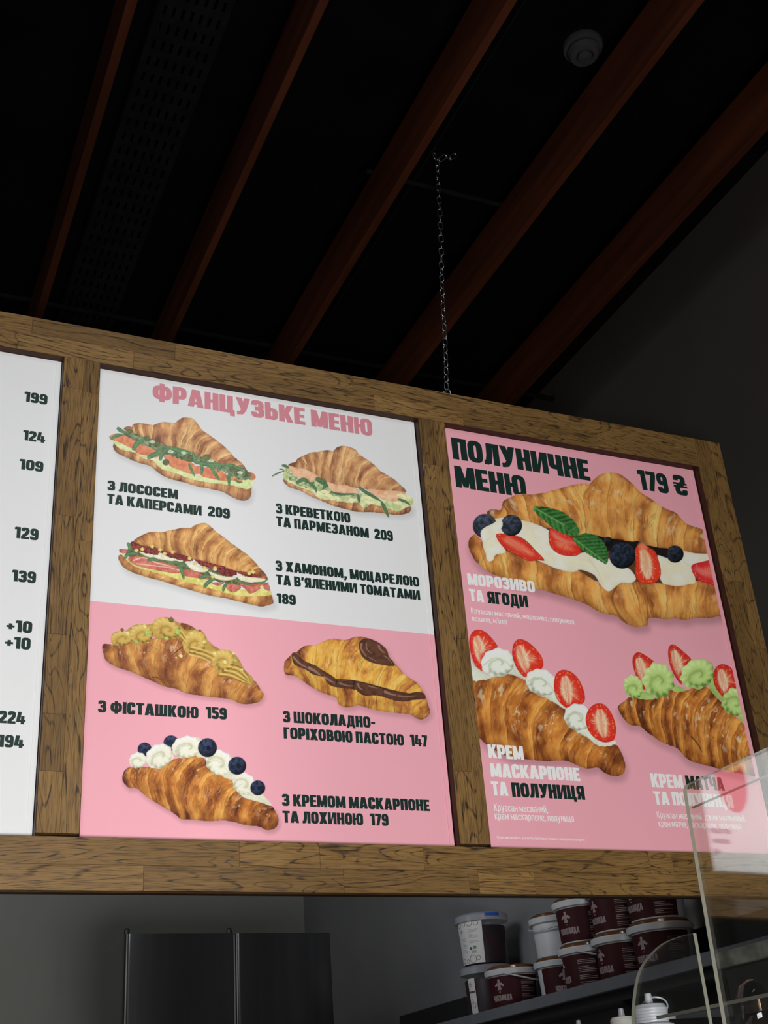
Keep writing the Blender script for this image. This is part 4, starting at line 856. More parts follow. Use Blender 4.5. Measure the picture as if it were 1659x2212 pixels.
# 6 mascarpone cream and blueberries
c = Print(K4, (310, 1020, 1640, 1890), mid, bg_mid, LM)
b6 = [(350, 1380), (365, 1345), (400, 1318), (440, 1320), (530, 1315), (620, 1310), (680, 1265), (780, 1250), (840, 1220), (880, 1205), (960, 1230), (1020, 1270), (1060, 1330), (1130, 1365), (1220, 1395), (1260, 1470), (1320, 1545), (1420, 1590), (1530, 1625), (1565, 1665), (1585, 1710), (1590, 1760), (1560, 1805), (1500, 1818), (1430, 1790), (1340, 1782), (1240, 1755), (1150, 1742), (1050, 1747), (960, 1742), (880, 1732), (820, 1732), (770, 1695), (720, 1660), (680, 1640), (600, 1590), (520, 1535), (460, 1485), (400, 1482), (350, 1430)]
c.shadow(b6, 10, 24, 36, .32)
c.body(b6, [[(420, 1320), (400, 1400), (450, 1480)], [(500, 1318), (480, 1420), (520, 1530)], [(580, 1315), (545, 1420), (590, 1580)], [(680, 1265), (620, 1400), (680, 1640)], [(760, 1250), (670, 1400), (730, 1660)], [(850, 1220), (740, 1360), (770, 1690)], [(960, 1235), (850, 1320), (780, 1500), (830, 1730)], [(1040, 1300), (920, 1400), (860, 1560), (890, 1735)], [(1110, 1360), (990, 1450), (950, 1740)], [(1190, 1390), (1090, 1500), (1050, 1745)], [(1260, 1480), (1180, 1600), (1150, 1742)], [(1340, 1560), (1270, 1660), (1250, 1755)], [(1430, 1600), (1370, 1680), (1350, 1780)], [(1510, 1625), (1460, 1700), (1440, 1790)]], WARM, 27, 61, .45, .2, 1.1)
for a in np.linspace(-.7, 1.9, 16): c.stroke([(1515, 1720), (1515+56*math.cos(a), 1720+72*math.sin(a))], 6, 3, (96, 50, 26), op=.5)
CR = dict(b=(228, 224, 200), d=(186, 184, 150), l=(246, 245, 232))
def cream(pts, cr=CR, seed=1): c.poly(pts, cr['b'], cr['d'], .35, 40, .16, 8, seed, wob=2)
for q in ([(940, 1080), (1000, 1120), (1060, 1180), (1080, 1260), (1010, 1240), (930, 1225)], [(600, 1280), (700, 1180), (760, 1240), (700, 1280)], [(1180, 1200), (1240, 1290), (1300, 1370), (1240, 1420), (1130, 1370)], [(1350, 1420), (1430, 1500), (1500, 1570), (1535, 1610), (1525, 1625), (1470, 1605), (1400, 1585), (1320, 1560), (1260, 1500)]): cream(q)
c.blueberry(525, 1176, 56, 0, 1); c.blueberry(736, 1126, 62, 20, 2)
def ros(x, y, rx, ry, an, t=2.0, ph=3.2, sd=2, cr=CR, off=(.15, .2), rag=.03): c.rosette(x, y, rx, ry, an, cr['b'], cr['d'], cr['l'], t, ph, sd, rag, off)
ros(470, 1262, 70, 62, -15); ros(640, 1230, 112, 92, -35); ros(858, 1158, 118, 88, -10); ros(1118, 1282, 112, 96, 40); ros(1315, 1450, 92, 86, 40)
for k, q in enumerate(([(400, 1275), (440, 1250), (500, 1262), (540, 1285)], [(560, 1290), (600, 1240), (660, 1220), (720, 1240)], [(770, 1215), (830, 1150), (900, 1150), (960, 1190)], [(1030, 1290), (1090, 1260), (1150, 1310), (1220, 1380)], [(1250, 1490), (1310, 1450), (1380, 1520), (1480, 1590)], [(1280, 1510), (1340, 1520), (1420, 1570)])): c.stroke(q, 9, 4, (192, 190, 158), 2.5, .6)
c.blueberry(1025, 1162, 76, 0, 3); c.blueberry(1262, 1306, 72, 10, 4); c.blueberry(1426, 1482, 60, 30, 5)
c.build()

# 7 the big one with ice cream and berries
RX = (1.4025+.001, 2.2500-.013)
c = Print(K6, (150, 260, 1530, 1130), right, bg_pink, LR, RX)
top7 = [(265, 495), (290, 475), (335, 478), (345, 440), (370, 420), (410, 404), (450, 398), (500, 398), (550, 392), (600, 378), (640, 368), (700, 350), (760, 342), (790, 345), (815, 318), (850, 296), (890, 286), (940, 294), (975, 315), (1010, 345), (1050, 385), (1110, 425), (1160, 460), (1200, 478), (1240, 500), (1280, 545), (1330, 565), (1380, 580), (1402, 600), (1420, 720), (1380, 720), (1300, 705), (1215, 680), (1120, 670), (1060, 650), (1030, 640), (940, 635), (860, 625), (740, 610), (640, 580), (500, 560), (420, 530), (320, 540)]
bot7 = [(168, 650), (180, 620), (205, 605), (240, 640), (260, 690), (290, 720), (350, 690), (400, 700), (480, 730), (560, 750), (640, 770), (720, 780), (800, 830), (880, 870), (960, 850), (1020, 845), (1100, 850), (1200, 855), (1300, 845), (1380, 840), (1440, 860), (1456, 880), (1495, 1022), (1450, 1024), (1400, 1032), (1330, 1030), (1280, 1042), (1230, 1034), (1180, 1038), (1130, 1030), (1090, 1036), (1084, 1068), (1030, 1078), (985, 1062), (950, 1040), (920, 1018), (870, 1010), (830, 995), (790, 970), (760, 955), (720, 940), (680, 928), (640, 915), (600, 905), (560, 890), (520, 888), (440, 860), (390, 850), (340, 822), (280, 800), (220, 755), (185, 705)]
c.shadow(bot7, 8, 26, 36, .38)
c.poly([(240, 560), (300, 510), (500, 540), (800, 600), (1000, 630), (1260, 670), (1430, 700), (1450, 870), (1200, 870), (900, 860), (700, 800), (420, 730), (280, 700)], (96, 62, 36), (60, 40, 26), .8, 20, 0, 5, 2)
c.body(bot7, [[(215, 620), (230, 690), (260, 780)], [(300, 740), (320, 770), (345, 820)], [(360, 700), (370, 780), (390, 850)], [(430, 715), (450, 800), (460, 862)], [(520, 745), (520, 820), (530, 890)], [(610, 765), (600, 840), (610, 905)], [(700, 780), (700, 860), (710, 935)], [(760, 810), (780, 890), (800, 975)], [(840, 860), (860, 950), (900, 1015)], [(900, 880), (930, 960), (960, 1050)], [(1010, 850), (1040, 950), (1060, 1075)], [(1090, 860), (1085, 950), (1088, 1060)], [(1180, 865), (1180, 1035)], [(1260, 860), (1255, 950), (1260, 1040)], [(1340, 850), (1330, 950), (1350, 1035)], [(1420, 860), (1420, 1030)]], RIGHT, 16, 71, .15, .25, .9, 1.45)
c.stroke([(930, 870), (905, 930), (940, 1010), (985, 1060)], 9, 5, (96, 58, 30), 2, .7); c.stroke([(1075, 870), (1088, 950), (1085, 1040)], 7, 4, (110, 68, 34), 2, .6)
c.body(top7, [[(345, 445), (365, 480), (370, 530)], [(400, 405), (420, 460), (430, 540)], [(450, 400), (470, 460), (500, 560)], [(530, 395), (550, 470), (580, 570)], [(610, 375), (640, 460), (660, 590)], [(690, 352), (720, 440), (720, 600)], [(780, 345), (760, 440), (770, 615)], [(830, 310), (830, 450), (845, 625)], [(900, 290), (880, 440), (900, 630)], [(980, 320), (950, 450), (960, 640)], [(1040, 380), (1010, 500), (1020, 640)], [(1100, 420), (1080, 540), (1080, 660)], [(1160, 460), (1140, 560), (1140, 680)], [(1220, 490), (1200, 590), (1210, 685)], [(1290, 550), (1270, 620), (1280, 700)], [(1350, 570), (1330, 640), (1340, 715)]], RIGHT, 17, 72, .4, .12, .92, 1.45)
c.poly([(800, 605), (860, 618), (940, 628), (1000, 640), (1035, 636), (1060, 648), (1120, 666), (1210, 676), (1225, 662), (1262, 682), (1275, 742), (1180, 732), (1130, 705), (1020, 700), (900, 690), (830, 660)], (30, 24, 24), (14, 12, 14), .5, 16, 0, 5, 3, wob=2)
IC = dict(b=(228, 220, 194), d=(206, 190, 150), l=(240, 236, 222))
for q in ([(238, 575), (265, 548), (320, 520), (380, 520), (440, 530), (500, 545), (560, 570), (600, 600), (620, 660), (680, 700), (740, 700), (790, 690), (850, 720), (900, 730), (950, 755), (1000, 785), (1028, 830), (1000, 852), (955, 850), (925, 870), (890, 895), (862, 880), (840, 850), (815, 812), (770, 790), (735, 785), (700, 796), (620, 778), (560, 752), (500, 725), (450, 690), (440, 640), (330, 615), (345, 660), (362, 695), (310, 708), (296, 735), (276, 742), (262, 728), (258, 700), (246, 670), (240, 620)],
          [(1128, 715), (1200, 728), (1270, 720), (1310, 750), (1325, 800), (1332, 850), (1300, 858), (1250, 868), (1195, 862), (1155, 840)], [(1255, 688), (1330, 700), (1425, 708), (1438, 745), (1380, 745), (1320, 770), (1270, 745)]):
    c.poly(q, IC['b'], IC['d'], .45, 46, .14, 7, 8)
for q, w_ in (([(640, 720), (720, 740), (800, 760)], 18), ([(830, 760), (860, 830), (880, 880)], 22), ([(870, 780), (930, 790), (980, 830)], 14), ([(1180, 750), (1230, 780), (1290, 770)], 16), ([(480, 600), (520, 680), (600, 740)], 20), ([(260, 600), (275, 660), (280, 720)], 14)): c.stroke(q, w_, w_*.5, (240, 222, 170), 5, .6)
c.stroke([(790, 735), (830, 790), (860, 860)], 6, 3, (196, 180, 140), 3, .6)
c.strawberry([(313, 602), (400, 606), (460, 630), (510, 680), (560, 735), (520, 735), (480, 740), (420, 712), (345, 665)], (320, 605), (540, 735), 3, False, (196, 46, 38))
c.stroke([(370, 625), (430, 660), (500, 700)], 26, 8, (226, 120, 92), 8, .55)
c.strawberry([(580, 592), (600, 568), (640, 590), (700, 620), (745, 685), (725, 712), (680, 714), (630, 702), (588, 662)], (590, 580), (735, 700), 4, False, (200, 44, 36))
c.stroke([(605, 600), (660, 635), (720, 650)], 20, 10, (236, 130, 110), 8, .5)
c.strawberry([(1020, 690), (1040, 655), (1062, 648), (1090, 668), (1125, 690), (1145, 740), (1155, 790), (1150, 825), (1120, 852), (1080, 856), (1040, 842), (1024, 800), (1026, 745)], (1060, 650), (1095, 850), 5, True, (204, 50, 30))
c.stroke([(1062, 665), (1070, 720), (1080, 780)], 34, 10, (240, 150, 110), 12, .6)
c.strawberry([(1310, 768), (1360, 745), (1440, 742), (1456, 860), (1400, 857), (1340, 832)], (1310, 770), (1450, 850), 6, False, (196, 40, 46))
c.stroke([(1340, 780), (1380, 800), (1430, 800)], 20, 14, (226, 120, 120), 8, .5)
c.blueberry(254, 560, 62, 0, 1, False, (48, 54, 66)); c.blueberry(390, 557, 55, 0, 2, False, (48, 54, 66))
c.poly([(232, 598), (250, 570), (300, 545), (330, 520), (345, 560), (300, 610), (250, 640)], IC['b'], IC['d'], .4, 40, .1, 6, 9)
c.blueberry(958, 712, 67, 0, 3, False, (34, 40, 54)); c.blueberry(1228, 704, 44, 0, 4, False, (30, 35, 46)); c.blueberry(885, 640, 24, 0, 5, False, (30, 34, 40))
c.mint([(503, 463), (560, 462), (640, 482), (690, 515), (725, 555), (738, 590), (720, 612), (670, 604), (610, 578), (560, 535), (520, 500)], ((505, 464), (735, 600)), 1)
c.mint([(660, 560), (690, 545), (725, 570), (732, 605), (690, 600)], ((665, 600), (730, 560)), 3)
c.mint([(705, 625), (740, 605), (775, 597), (825, 610), (862, 645), (882, 690), (880, 755), (845, 740), (800, 715), (750, 680)], ((712, 625), (878, 752)), 2)
c.build()

# 8 mascarpone and strawberries
c = Print(K7, (60, 50, 960, 880), right, bg_pink, LR, RX)
b8 = [(60, 350), (110, 335), (180, 325), (215, 300), (260, 288), (300, 310), (380, 345), (440, 415), (520, 445), (580, 485), (620, 560), (660, 600), (720, 645), (780, 690), (850, 680), (878, 710), (895, 750), (907, 795), (893, 835), (850, 847), (800, 832), (760, 803), (700, 808), (640, 785), (600, 768), (560, 765), (480, 768), (400, 760), (350, 755), (300, 750), (200, 702), (145, 655), (60, 560)]
c.shadow(b8, 6, 26, 34, .34)
c.body(b8, [[(120, 335), (100, 450), (130, 620)], [(190, 320), (150, 470), (170, 670)], [(240, 295), (190, 450), (210, 700)], [(300, 310), (220, 450), (240, 720)], [(360, 340), (270, 480), (300, 745)], [(430, 400), (340, 540), (360, 755)], [(500, 440), (420, 580), (430, 760)], [(570, 485), (490, 610), (500, 765)], [(630, 570), (560, 680), (570, 765)], [(690, 620), (640, 710), (640, 785)], [(750, 670), (710, 740), (700, 805)], [(810, 690), (775, 760), (770, 805)]], RIGHT2, 32, 81, .5, .22, 1.0, 1.3)
for a in np.linspace(-.8, 2.0, 15): c.stroke([(845, 755), (845+44*math.cos(a), 755+66*math.sin(a))], 5, 3, (78, 40, 20), op=.5)
CR2 = dict(b=(206, 206, 192), d=(158, 160, 138), l=(228, 229, 220))
c.strawberry([(82, 125), (100, 85), (130, 73), (165, 85), (200, 118), (232, 165), (205, 190), (165, 215), (152, 292), (122, 275), (98, 225), (85, 175)], (110, 78), (160, 280), 1)
for q in ([(80, 230), (110, 265), (160, 300), (200, 330), (80, 340)], [(270, 190), (320, 230), (360, 300), (385, 335), (330, 318), (260, 300), (240, 300)], [(480, 300), (530, 330), (560, 440), (590, 495), (540, 465), (480, 430), (430, 400)], [(640, 480), (700, 560), (750, 640), (800, 665), (850, 660), (850, 680), (770, 690), (700, 640), (640, 600)]): cream(q, CR2)
ros(232, 248, 88, 76, -10, 2.4, 3.2, 2, CR2); 
c.strawberry([(308, 195), (318, 145), (345, 124), (385, 135), (430, 172), (465, 220), (473, 262), (455, 285), (415, 292), (378, 326), (340, 290), (318, 245)], (330, 128), (395, 320), 2)
ros(462, 352, 84, 68, 25, 2.2, 3.2, 3, CR2)
c.strawberry([(528, 365), (540, 310), (575, 286), (625, 300), (665, 345), (690, 410), (688, 455), (650, 478), (605, 490), (562, 462), (536, 420)], (580, 290), (612, 486), 3)
ros(655, 535, 74, 70, 30, 2.2, 3.2, 4, CR2)
for q in ([(160, 260), (210, 225), (270, 240), (330, 300)], [(390, 350), (440, 330), (500, 360), (560, 450)], [(600, 530), (650, 515), (690, 580), (760, 660)]): c.stroke(q, 8, 4, (168, 170, 148), 2.5, .6)
c.strawberry([(696, 545), (712, 495), (750, 465), (795, 470), (835, 520), (856, 590), (850, 645), (830, 664), (785, 667), (735, 638), (706, 595)], (765, 465), (795, 662), 4)
c.build()

# 9 matcha cream and strawberries
c = Print(K7, (840, 130, 1640, 880), right, bg_pink, LR, RX)
b9 = [(865, 485), (885, 462), (905, 448), (930, 430), (990, 435), (1050, 440), (1130, 400), (1180, 380), (1230, 395), (1280, 372), (1340, 380), (1390, 435), (1450, 495), (1500, 545), (1560, 600), (1590, 655), (1640, 700), (1640, 840), (1500, 832), (1420, 812), (1340, 792), (1240, 762), (1180, 702), (1100, 668), (1030, 622), (980, 582), (930, 575), (890, 535)]
c.shadow(b9, 2, 26, 32, .32)
c.body(b9, [[(915, 445), (910, 500), (930, 570)], [(970, 435), (960, 500), (990, 585)], [(1050, 440), (1030, 530), (1060, 640)], [(1120, 405), (1090, 530), (1120, 670)], [(1190, 385), (1150, 530), (1170, 695)], [(1270, 375), (1200, 500), (1215, 735)], [(1340, 385), (1270, 540), (1280, 770)], [(1390, 440), (1320, 580), (1340, 790)], [(1450, 500), (1390, 640), (1410, 810)], [(1510, 560), (1460, 680), (1480, 825)], [(1570, 620), (1530, 720), (1550, 830)]], RIGHT2, 34, 91, .55, .2, 1.05, 1.25)
c.stroke([(1255, 640), (1290, 680), (1310, 720)], 9, 4, (52, 28, 16), 2, .8); c.stroke([(1370, 640), (1340, 700), (1350, 760)], 6, 3, (70, 36, 18), 2, .6)
MT = dict(b=(160, 184, 106), d=(96, 126, 58), l=(190, 208, 140))
c.strawberry([(943, 250), (950, 210), (975, 193), (1020, 215), (1060, 250), (1040, 290), (1016, 330), (1012, 392), (985, 370), (962, 320)], (970, 195), (1005, 385), 5, True, (186, 40, 32))
c.strawberry([(1131, 200), (1138, 162), (1162, 153), (1210, 188), (1255, 236), (1225, 280), (1205, 320), (1202, 364), (1170, 325), (1142, 265)], (1155, 155), (1195, 355), 6, True, (186, 40, 32))
for q in ([(960, 420), (1010, 400), (1060, 440), (980, 440)], [(1130, 350), (1180, 370), (1230, 395), (1160, 400)], [(1350, 300), (1400, 380), (1440, 450), (1470, 490), (1400, 440), (1350, 385)], [(1530, 480), (1570, 560), (1600, 680), (1560, 610), (1500, 540), (1460, 490)]): cream(q, MT, 4)
ros(948, 375, 50, 62, -20, 2.0, 3.2, 2, MT, (.1, .4), .05); ros(1080, 342, 82, 92, -15, 2.2, 3.2, 3, MT, (.1, .2), .05); ros(1286, 308, 92, 78, -20, 2.4, 3.2, 4, MT, (.1, .2), .05)
c.strawberry([(1369, 325), (1380, 278), (1415, 256), (1460, 272), (1500, 325), (1518, 378), (1470, 392), (1432, 432), (1396, 402), (1376, 365)], (1400, 258), (1440, 425), 7, True, (186, 40, 32))
ros(1490, 455, 72, 74, 30, 2.2, 3.2, 5, MT, (.1, .2), .05)
c.build()
# ------------------------------------------------------------------ chain that carries the frame
def link_mesh(L_, W_, r, name='chain_link'):
    bm = bmesh.new(); a = (L_-W_)/2; R_ = W_/2-r; pts = []
    for k in range(7): t = math.pi*k/6; pts.append((R_*math.cos(t), 0, a+R_*math.sin(t)))
    for k in range(7): t = math.pi+math.pi*k/6; pts.append((R_*math.cos(t), 0, -a+R_*math.sin(t)))
    tube(bm, pts, r, 6, True); bmesh.ops.recalc_face_normals(bm, faces=bm.faces)
    me = bpy.data.meshes.new(name); bm.to_mesh(me); bm.free()
    for p in me.polygons: p.use_smooth = True
    me.materials.append(M_steel); return me
ch = empty('hanging_chain', (1.437, YF+.035, ZT))
tag(ch, 'zinc steel link chain from which the oak menu frame hangs', 'chain')
lm = link_mesh(.031, .0165, .0016)
p0 = Vector((1.4385, YF+.035, ZT+.050)); p1 = Vector((1.486, 2.515, EYE+2.742)); n = int((p1-p0).length/.0253)
rc = random.Random(3); tw = 0
for k in range(n+1):
    q = p0.lerp(p1, k/n); q = q+Vector((.0015*math.sin(k*.35), 0, 0))
    o = bpy.data.objects.new('chain_link', lm); C.collection.objects.link(o); o.parent = ch; o.location = q-ch.location
    tw += rc.uniform(-.12, .16)+(.05 if 14 < k < 24 else 0)
    o.rotation_euler = (0, .055, (k % 2)*math.pi/2+.25+tw)
def lnk(q, rot):
    o = bpy.data.objects.new('chain_link', lm); C.collection.objects.link(o); o.parent = ch; o.location = Vector(q)-ch.location; o.rotation_euler = rot
for q, rt in (((1.476, 2.512, EYE+2.765), (0, -.35, .3)), ((1.468, 2.506, EYE+2.782), (.6, -.5, 1.8)),
              ((1.497, 2.500, EYE+2.752), (1.45, .6, .4)), ((1.517, 2.495, EYE+2.757), (1.2, 1.3, 1.8)), ((1.534, 2.498, EYE+2.768), (.4, .9, .2))): lnk(q, rt)
# hook at the frame
bm = bmesh.new()
tube(bm, [(.0085, 0, -.004), (.0085, 0, .030), (.006, 0, .038), (.0, 0, .041), (-.006, 0, .036), (-.007, 0, .028)], .0019, 8)
fin(bm, 'screw_hook', M_steel, ch, (.003, 0, 0), True)
bm = bmesh.new(); tube(bm, [(.006, -.003, .038), (-.004, -.004, .030), (-.014, -.003, .024)], .0015, 6); fin(bm, 'hook_end', M_steel, ch, (.003, 0, 0), True)
lnk((1.4235, YF+.031, ZT+.014), (0, .12, .25))

# ------------------------------------------------------------------ fridge
M_fr = noise_mat('brushed_dark_steel', (.085, .087, .09), (.10, .10, .104), 40, .22, .0, .85, (1, 1, .03))
M_gasket = mat('grey_gasket', (.2, .2, .2), .4, .5)
YFR = 4.8; fx0, fx1, fz = .2235*YFR, .3965*YFR, EYE+.166*YFR
fr = empty('fridge', ((fx0+fx1)/2, YFR, 0)); tag(fr, 'tall two-door fridge in dark brushed steel below the menu frame', 'fridge')
boxo('cabinet', fx0+.002, YFR+.045, .08, fx1-.002, YFR+.40, fz-.004, M_fr, fr, .006, 2)
xm = .3128*YFR
def fdoor(a, b):
    bm = bmesh.new(); n = 10; r = .02; prof = []
    for k in range(7): t = math.pi+math.pi/2*k/6; prof.append((a+r+r*math.cos(t), YFR+r+r*math.sin(t)))
    for k in range(1, 7): t = math.pi*1.5+math.pi/2*k/6; prof.append((b-.006+.006*math.cos(t), YFR+.006+.006*math.sin(t)))
    prof += [(b, YFR+.04), (a, YFR+.04)]
    lo = [bm.verts.new((x, y, .1)) for x, y in prof]; hi = [bm.verts.new((x, y, fz)) for x, y in prof]
    for i in range(len(prof)): j = (i+1) % len(prof); bm.faces.new((lo[i], lo[j], hi[j], hi[i]))
    bm.faces.new(lo); bm.faces.new(hi[::-1])
    return fin(bm, 'door', M_fr, fr, smooth=True)
fdoor(fx0, xm-.003); fdoor(xm+.003, fx1)
boxo('gasket', xm-.0028, YFR+.004, .1, xm+.0028, YFR+.012, fz-.003, M_gasket, fr)
for x in (fx0+.012, xm-.012):
    bm = bmesh.new(); lathe(bm, [(.011, 0), (.011, .018), (.006, .024), (.001, .024)], 12, (x, YFR+.03, fz)); fin(bm, 'hinge', M_under, fr, smooth=True)
boxo('plinth', fx0+.02, YFR+.06, 0, fx1-.02, YFR+.38, .08, M_under, fr)

# ------------------------------------------------------------------ shelf on the right wall
XS = 2.17; ZS = EYE+.4085; sy0, sy1 = 1.7, 5.5
sh = empty('wall_shelf', (2.34, 3.2, ZS-.04)); tag(sh, 'long dark grey steel shelf on the right wall carrying the tubs', 'shelf')
boxo('shelf_board', XS, sy0, ZS-.036, XW-.001, sy1, ZS, M_shelf, sh, .002, 1)
boxo('back_lip', XW-.018, sy0, ZS+.0005, XW-.001, sy1, ZS+.135, M_under, sh, .002, 1)
boxo('under_rail', XS+.03, sy0, ZS-.062, XS+.055, sy1, ZS-.0365, M_under, sh)
for y in (2.2, 3.3, 4.4, 5.3):
    bm = bmesh.new(); v = []
    for x_, z_ in ((XW-.001, ZS-.037), (XS+.06, ZS-.037), (XS+.06, ZS-.055), (XW-.02, ZS-.25), (XW-.001, ZS-.25)):
        v.append([bm.verts.new((x_, y, z_)), bm.verts.new((x_, y+.006, z_))])
    for i in range(5): j = (i+1) % 5; bm.faces.new((v[i][0], v[j][0], v[j][1], v[i][1]))
    bm.faces.new([a[0] for a in v]); bm.faces.new([a[1] for a in v][::-1]); fin(bm, 'bracket', M_under, sh)

# ------------------------------------------------------------------ tubs of chocolate
M_tubw = mat('white_tub_plastic', (.5, .51, .53), .35, spec=.5)
M_tubl = mat('dark_red_brown_label', (.040, .009, .011), .5, spec=.1); M_lidbr = mat('glossy_brown_lid', (.12, .05, .018), .2, spec=.6)
M_prt = mat('label_print_rose_grey', (.26, .20, .20), .5)
TR, TRb, TH_ = .094, .081, .146
def cyl_map(r0, r1, z0, z1, a0, cx_=0.0):
    """label coordinates (metres along the wall, height) -> point on the tapered wall, a0 = facing angle"""
    def f(u, v, off=.0008):
        t = (v-z0)/(z1-z0); r = r0+(r1-r0)*t+off; a = a0+u/((r0+r1)/2)
        return (r*math.cos(a), r*math.sin(a), v)
    return f
def wrap_mesh(f, u0, u1, v0, v1, n=20, off=.0006):
    bm = bmesh.new(); g_ = [[bm.verts.new(f(u0+(u1-u0)*i/n, v0+(v1-v0)*j/3, off)) for i in range(n+1)] for j in range(4)]
    for j in range(3):
        for i in range(n): bm.faces.new((g_[j][i], g_[j][i+1], g_[j+1][i+1], g_[j+1][i]))
    me = bpy.data.meshes.new('label'); bm.to_mesh(me); bm.free()
    for p in me.polygons: p.use_smooth = True
    return me
def text_mesh(f, s, u0, u1, v0, v1, off=.0011):
    polys, wd = text_polys(s); vs, fs = [], []
    for p in polys:
        k = len(vs); vs += [f(u0+(u1-u0)*q[0]/wd, v0+(v1-v0)*q[1], off) for q in p]; fs.append(list(range(k, k+len(p))))
    me = bpy.data.meshes.new('label_text'); me.from_pydata(vs, [], fs); return me
def emblem_mesh(f, uc, vc, r, off=.0011):
    bm = bmesh.new()
    def blob(u, v, rr, n=10):
        vs_ = [bm.verts.new(f(uc+u+rr*math.cos(2*math.pi*k/n), vc+v+rr*math.sin(2*math.pi*k/n), off)) for k in range(n)]; bm.faces.new(vs_)
    for a, b, rr in ((0, .75, .26), (0, .28, .33), (-.45, .15, .26), (.45, .15, .26), (-.75, -.05, .2), (.75, -.05, .2), (0, -.2, .3), (-.2, -.6, .22), (.2, -.6, .22)): blob(a*r, b*r, rr*r)
    for k in range(3): 
        vs_ = [bm.verts.new(f(uc+a, vc+b, off)) for a, b in ((-r*.18, -r*1.18), (r*.18, -r*1.18), (r*.18, -r*1.06), (-r*.18, -r*1.06))]
    bm.faces.new(vs_)
    me = bpy.data.meshes.new('emblem'); bm.to_mesh(me); bm.free(); return me
def lines_mesh(f, u0, u1, v0, v1, n, seed, off=.0011):
    rr = random.Random(seed); bm = bmesh.new(); hh = (v1-v0)/n
    for k in range(n):
        if k in (3, 8, 12): continue
        b = v1-(k+.5)*hh; ue = u0+(u1-u0)*(rr.uniform(.4, .6) if k % 5 == 4 else rr.uniform(.85, 1)); m_ = 5
        lo = [bm.verts.new(f(u0+(ue-u0)*i/m_, b-hh*.2, off)) for i in range(m_+1)]; hi = [bm.verts.new(f(u0+(ue-u0)*i/m_, b+hh*.2, off)) for i in range(m_+1)]
        for i in range(m_): bm.faces.new((lo[i], lo[i+1], hi[i+1], hi[i]))
    me = bpy.data.meshes.new('fine_print'); bm.to_mesh(me); bm.free(); return me
f_tub = cyl_map(TRb, TR-.006, 0, TH_-.03, 0)
_c = {}
def tub_meshes():
    bm = bmesh.new(); lathe(bm, [(TRb-.004, 0), (TRb, .003), (TR-.006, TH_-.032), (TR-.006, TH_-.018)], 48)
    me = bpy.data.meshes.new('tub_body'); bmesh.ops.recalc_face_normals(bm, faces=bm.faces); bm.to_mesh(me); bm.free(); me.materials.append(M_tubw); _c['body'] = me
    bm = bmesh.new(); lathe(bm, [(TR-.005, TH_-.033), (TR+.004, TH_-.031), (TR+.007, TH_-.016), (TR+.005, TH_-.012), (TR-.004, TH_-.0115)], 48)
    me = bpy.data.meshes.new('rim'); bmesh.ops.recalc_face_normals(bm, faces=bm.faces); bm.to_mesh(me); bm.free(); me.materials.append(M_tubw); _c['rim'] = me
    bm = bmesh.new(); lathe(bm, [(TR-.006, TH_-.0125), (TR-.0045, TH_-.003), (TR-.008, TH_), (TR-.016, TH_-.0005), (.001, TH_-.0005)], 48)
    me = bpy.data.meshes.new('lid'); bmesh.ops.recalc_face_normals(bm, faces=bm.faces); bm.to_mesh(me); bm.free(); me.materials.append(M_lidbr); _c['lid'] = me
    for k in ('body', 'rim', 'lid'):
        for p in _c[k].polygons: p.use_smooth = True
        try: _c[k].set_sharp_from_angle(angle=math.radians(35))
        except Exception: pass
tub_meshes()
AV = math.radians(-128)           # side that looks at the camera
def tub(x, y, z, turn, label, white=False, handle=None):
    t = empty('food_tub', (x, y, z)); tag(t, label, 'tub', 'squat tubs with brown lids on the wall shelf'); t.rotation_euler = (0, 0, 0)
    for k, nm in (('body', 'tub_body'), ('rim', 'rim'), ('lid', 'lid')):
        o = bpy.data.objects.new(nm, _c[k]); C.collection.objects.link(o); o.parent = t
    a0 = AV+turn; f = cyl_map(TRb, TR-.006, 0, TH_-.03, a0)
    if not white:
        me = wrap_mesh(f, -.115, .125, .006, TH_-.036); me.materials.append(M_tubl)
        lb = bpy.data.objects.new('label_sleeve', me); C.collection.objects.link(lb); lb.parent = t
        for me in (text_mesh(f, 'ЧОКОЛЯДА', -.066, .014, .030, .049), emblem_mesh(f, -.030, .081, .020), lines_mesh(f, .050, .110, .012, .094, 16, int(y*10))):
            me.materials.append(M_prt); o = bpy.data.objects.new(me.name.split('.')[0], me); C.collection.objects.link(o); o.parent = lb
    if handle is not None:
        bm = bmesh.new(); pts = []
        for k in range(17):
            a = AV+handle-1.5+3.0*k/16; dz = -.030*math.sin(math.pi*k/16)
            pts.append(((TR+.0075)*math.cos(a), (TR+.0075)*math.sin(a), TH_-.026+dz))
        tube(bm, pts, .0028, 6); fin(bm, 'handle', M_tubw, t, (0, 0, 0), True)
    return t
def at_shelf(px, py, X): return onX(px, py, X)
def tpos(px, py, X): return (X, onX(px, py, X).y)
b1, b2 = (2.310, 4.074), (2.405, 3.883)
b3, b4, b5 = tpos(1274, 2085, 2.330), tpos(1350, 2065, 2.330), tpos(1430, 2035, 2.330)
b4 = (b4[0], min(b4[1], b3[1]-.2035)); b5 = (b5[0], min(b5[1], b4[1]-.2035))
tub(*b1, ZS, -.12, 'brown-lidded chocolate tub standing alone beside the clear cherry jars, no tub on top', handle=1.3)
tub(*b2, ZS, .5, 'half-hidden chocolate tub under the plain white tub')
tub(*b3, ZS, -.95, 'lower chocolate tub with a slanting white handle, second stack from the white tub', handle=1.2)
tub(*b4, ZS, -.6, 'lower chocolate tub of the middle stack')
tub(*b5, ZS, -.35, 'lower chocolate tub behind the curved clear panel')
tub(*b2, ZS+TH_, .0, 'plain white tub with no sleeve, its brown lid half hidden', True, handle=-.5)
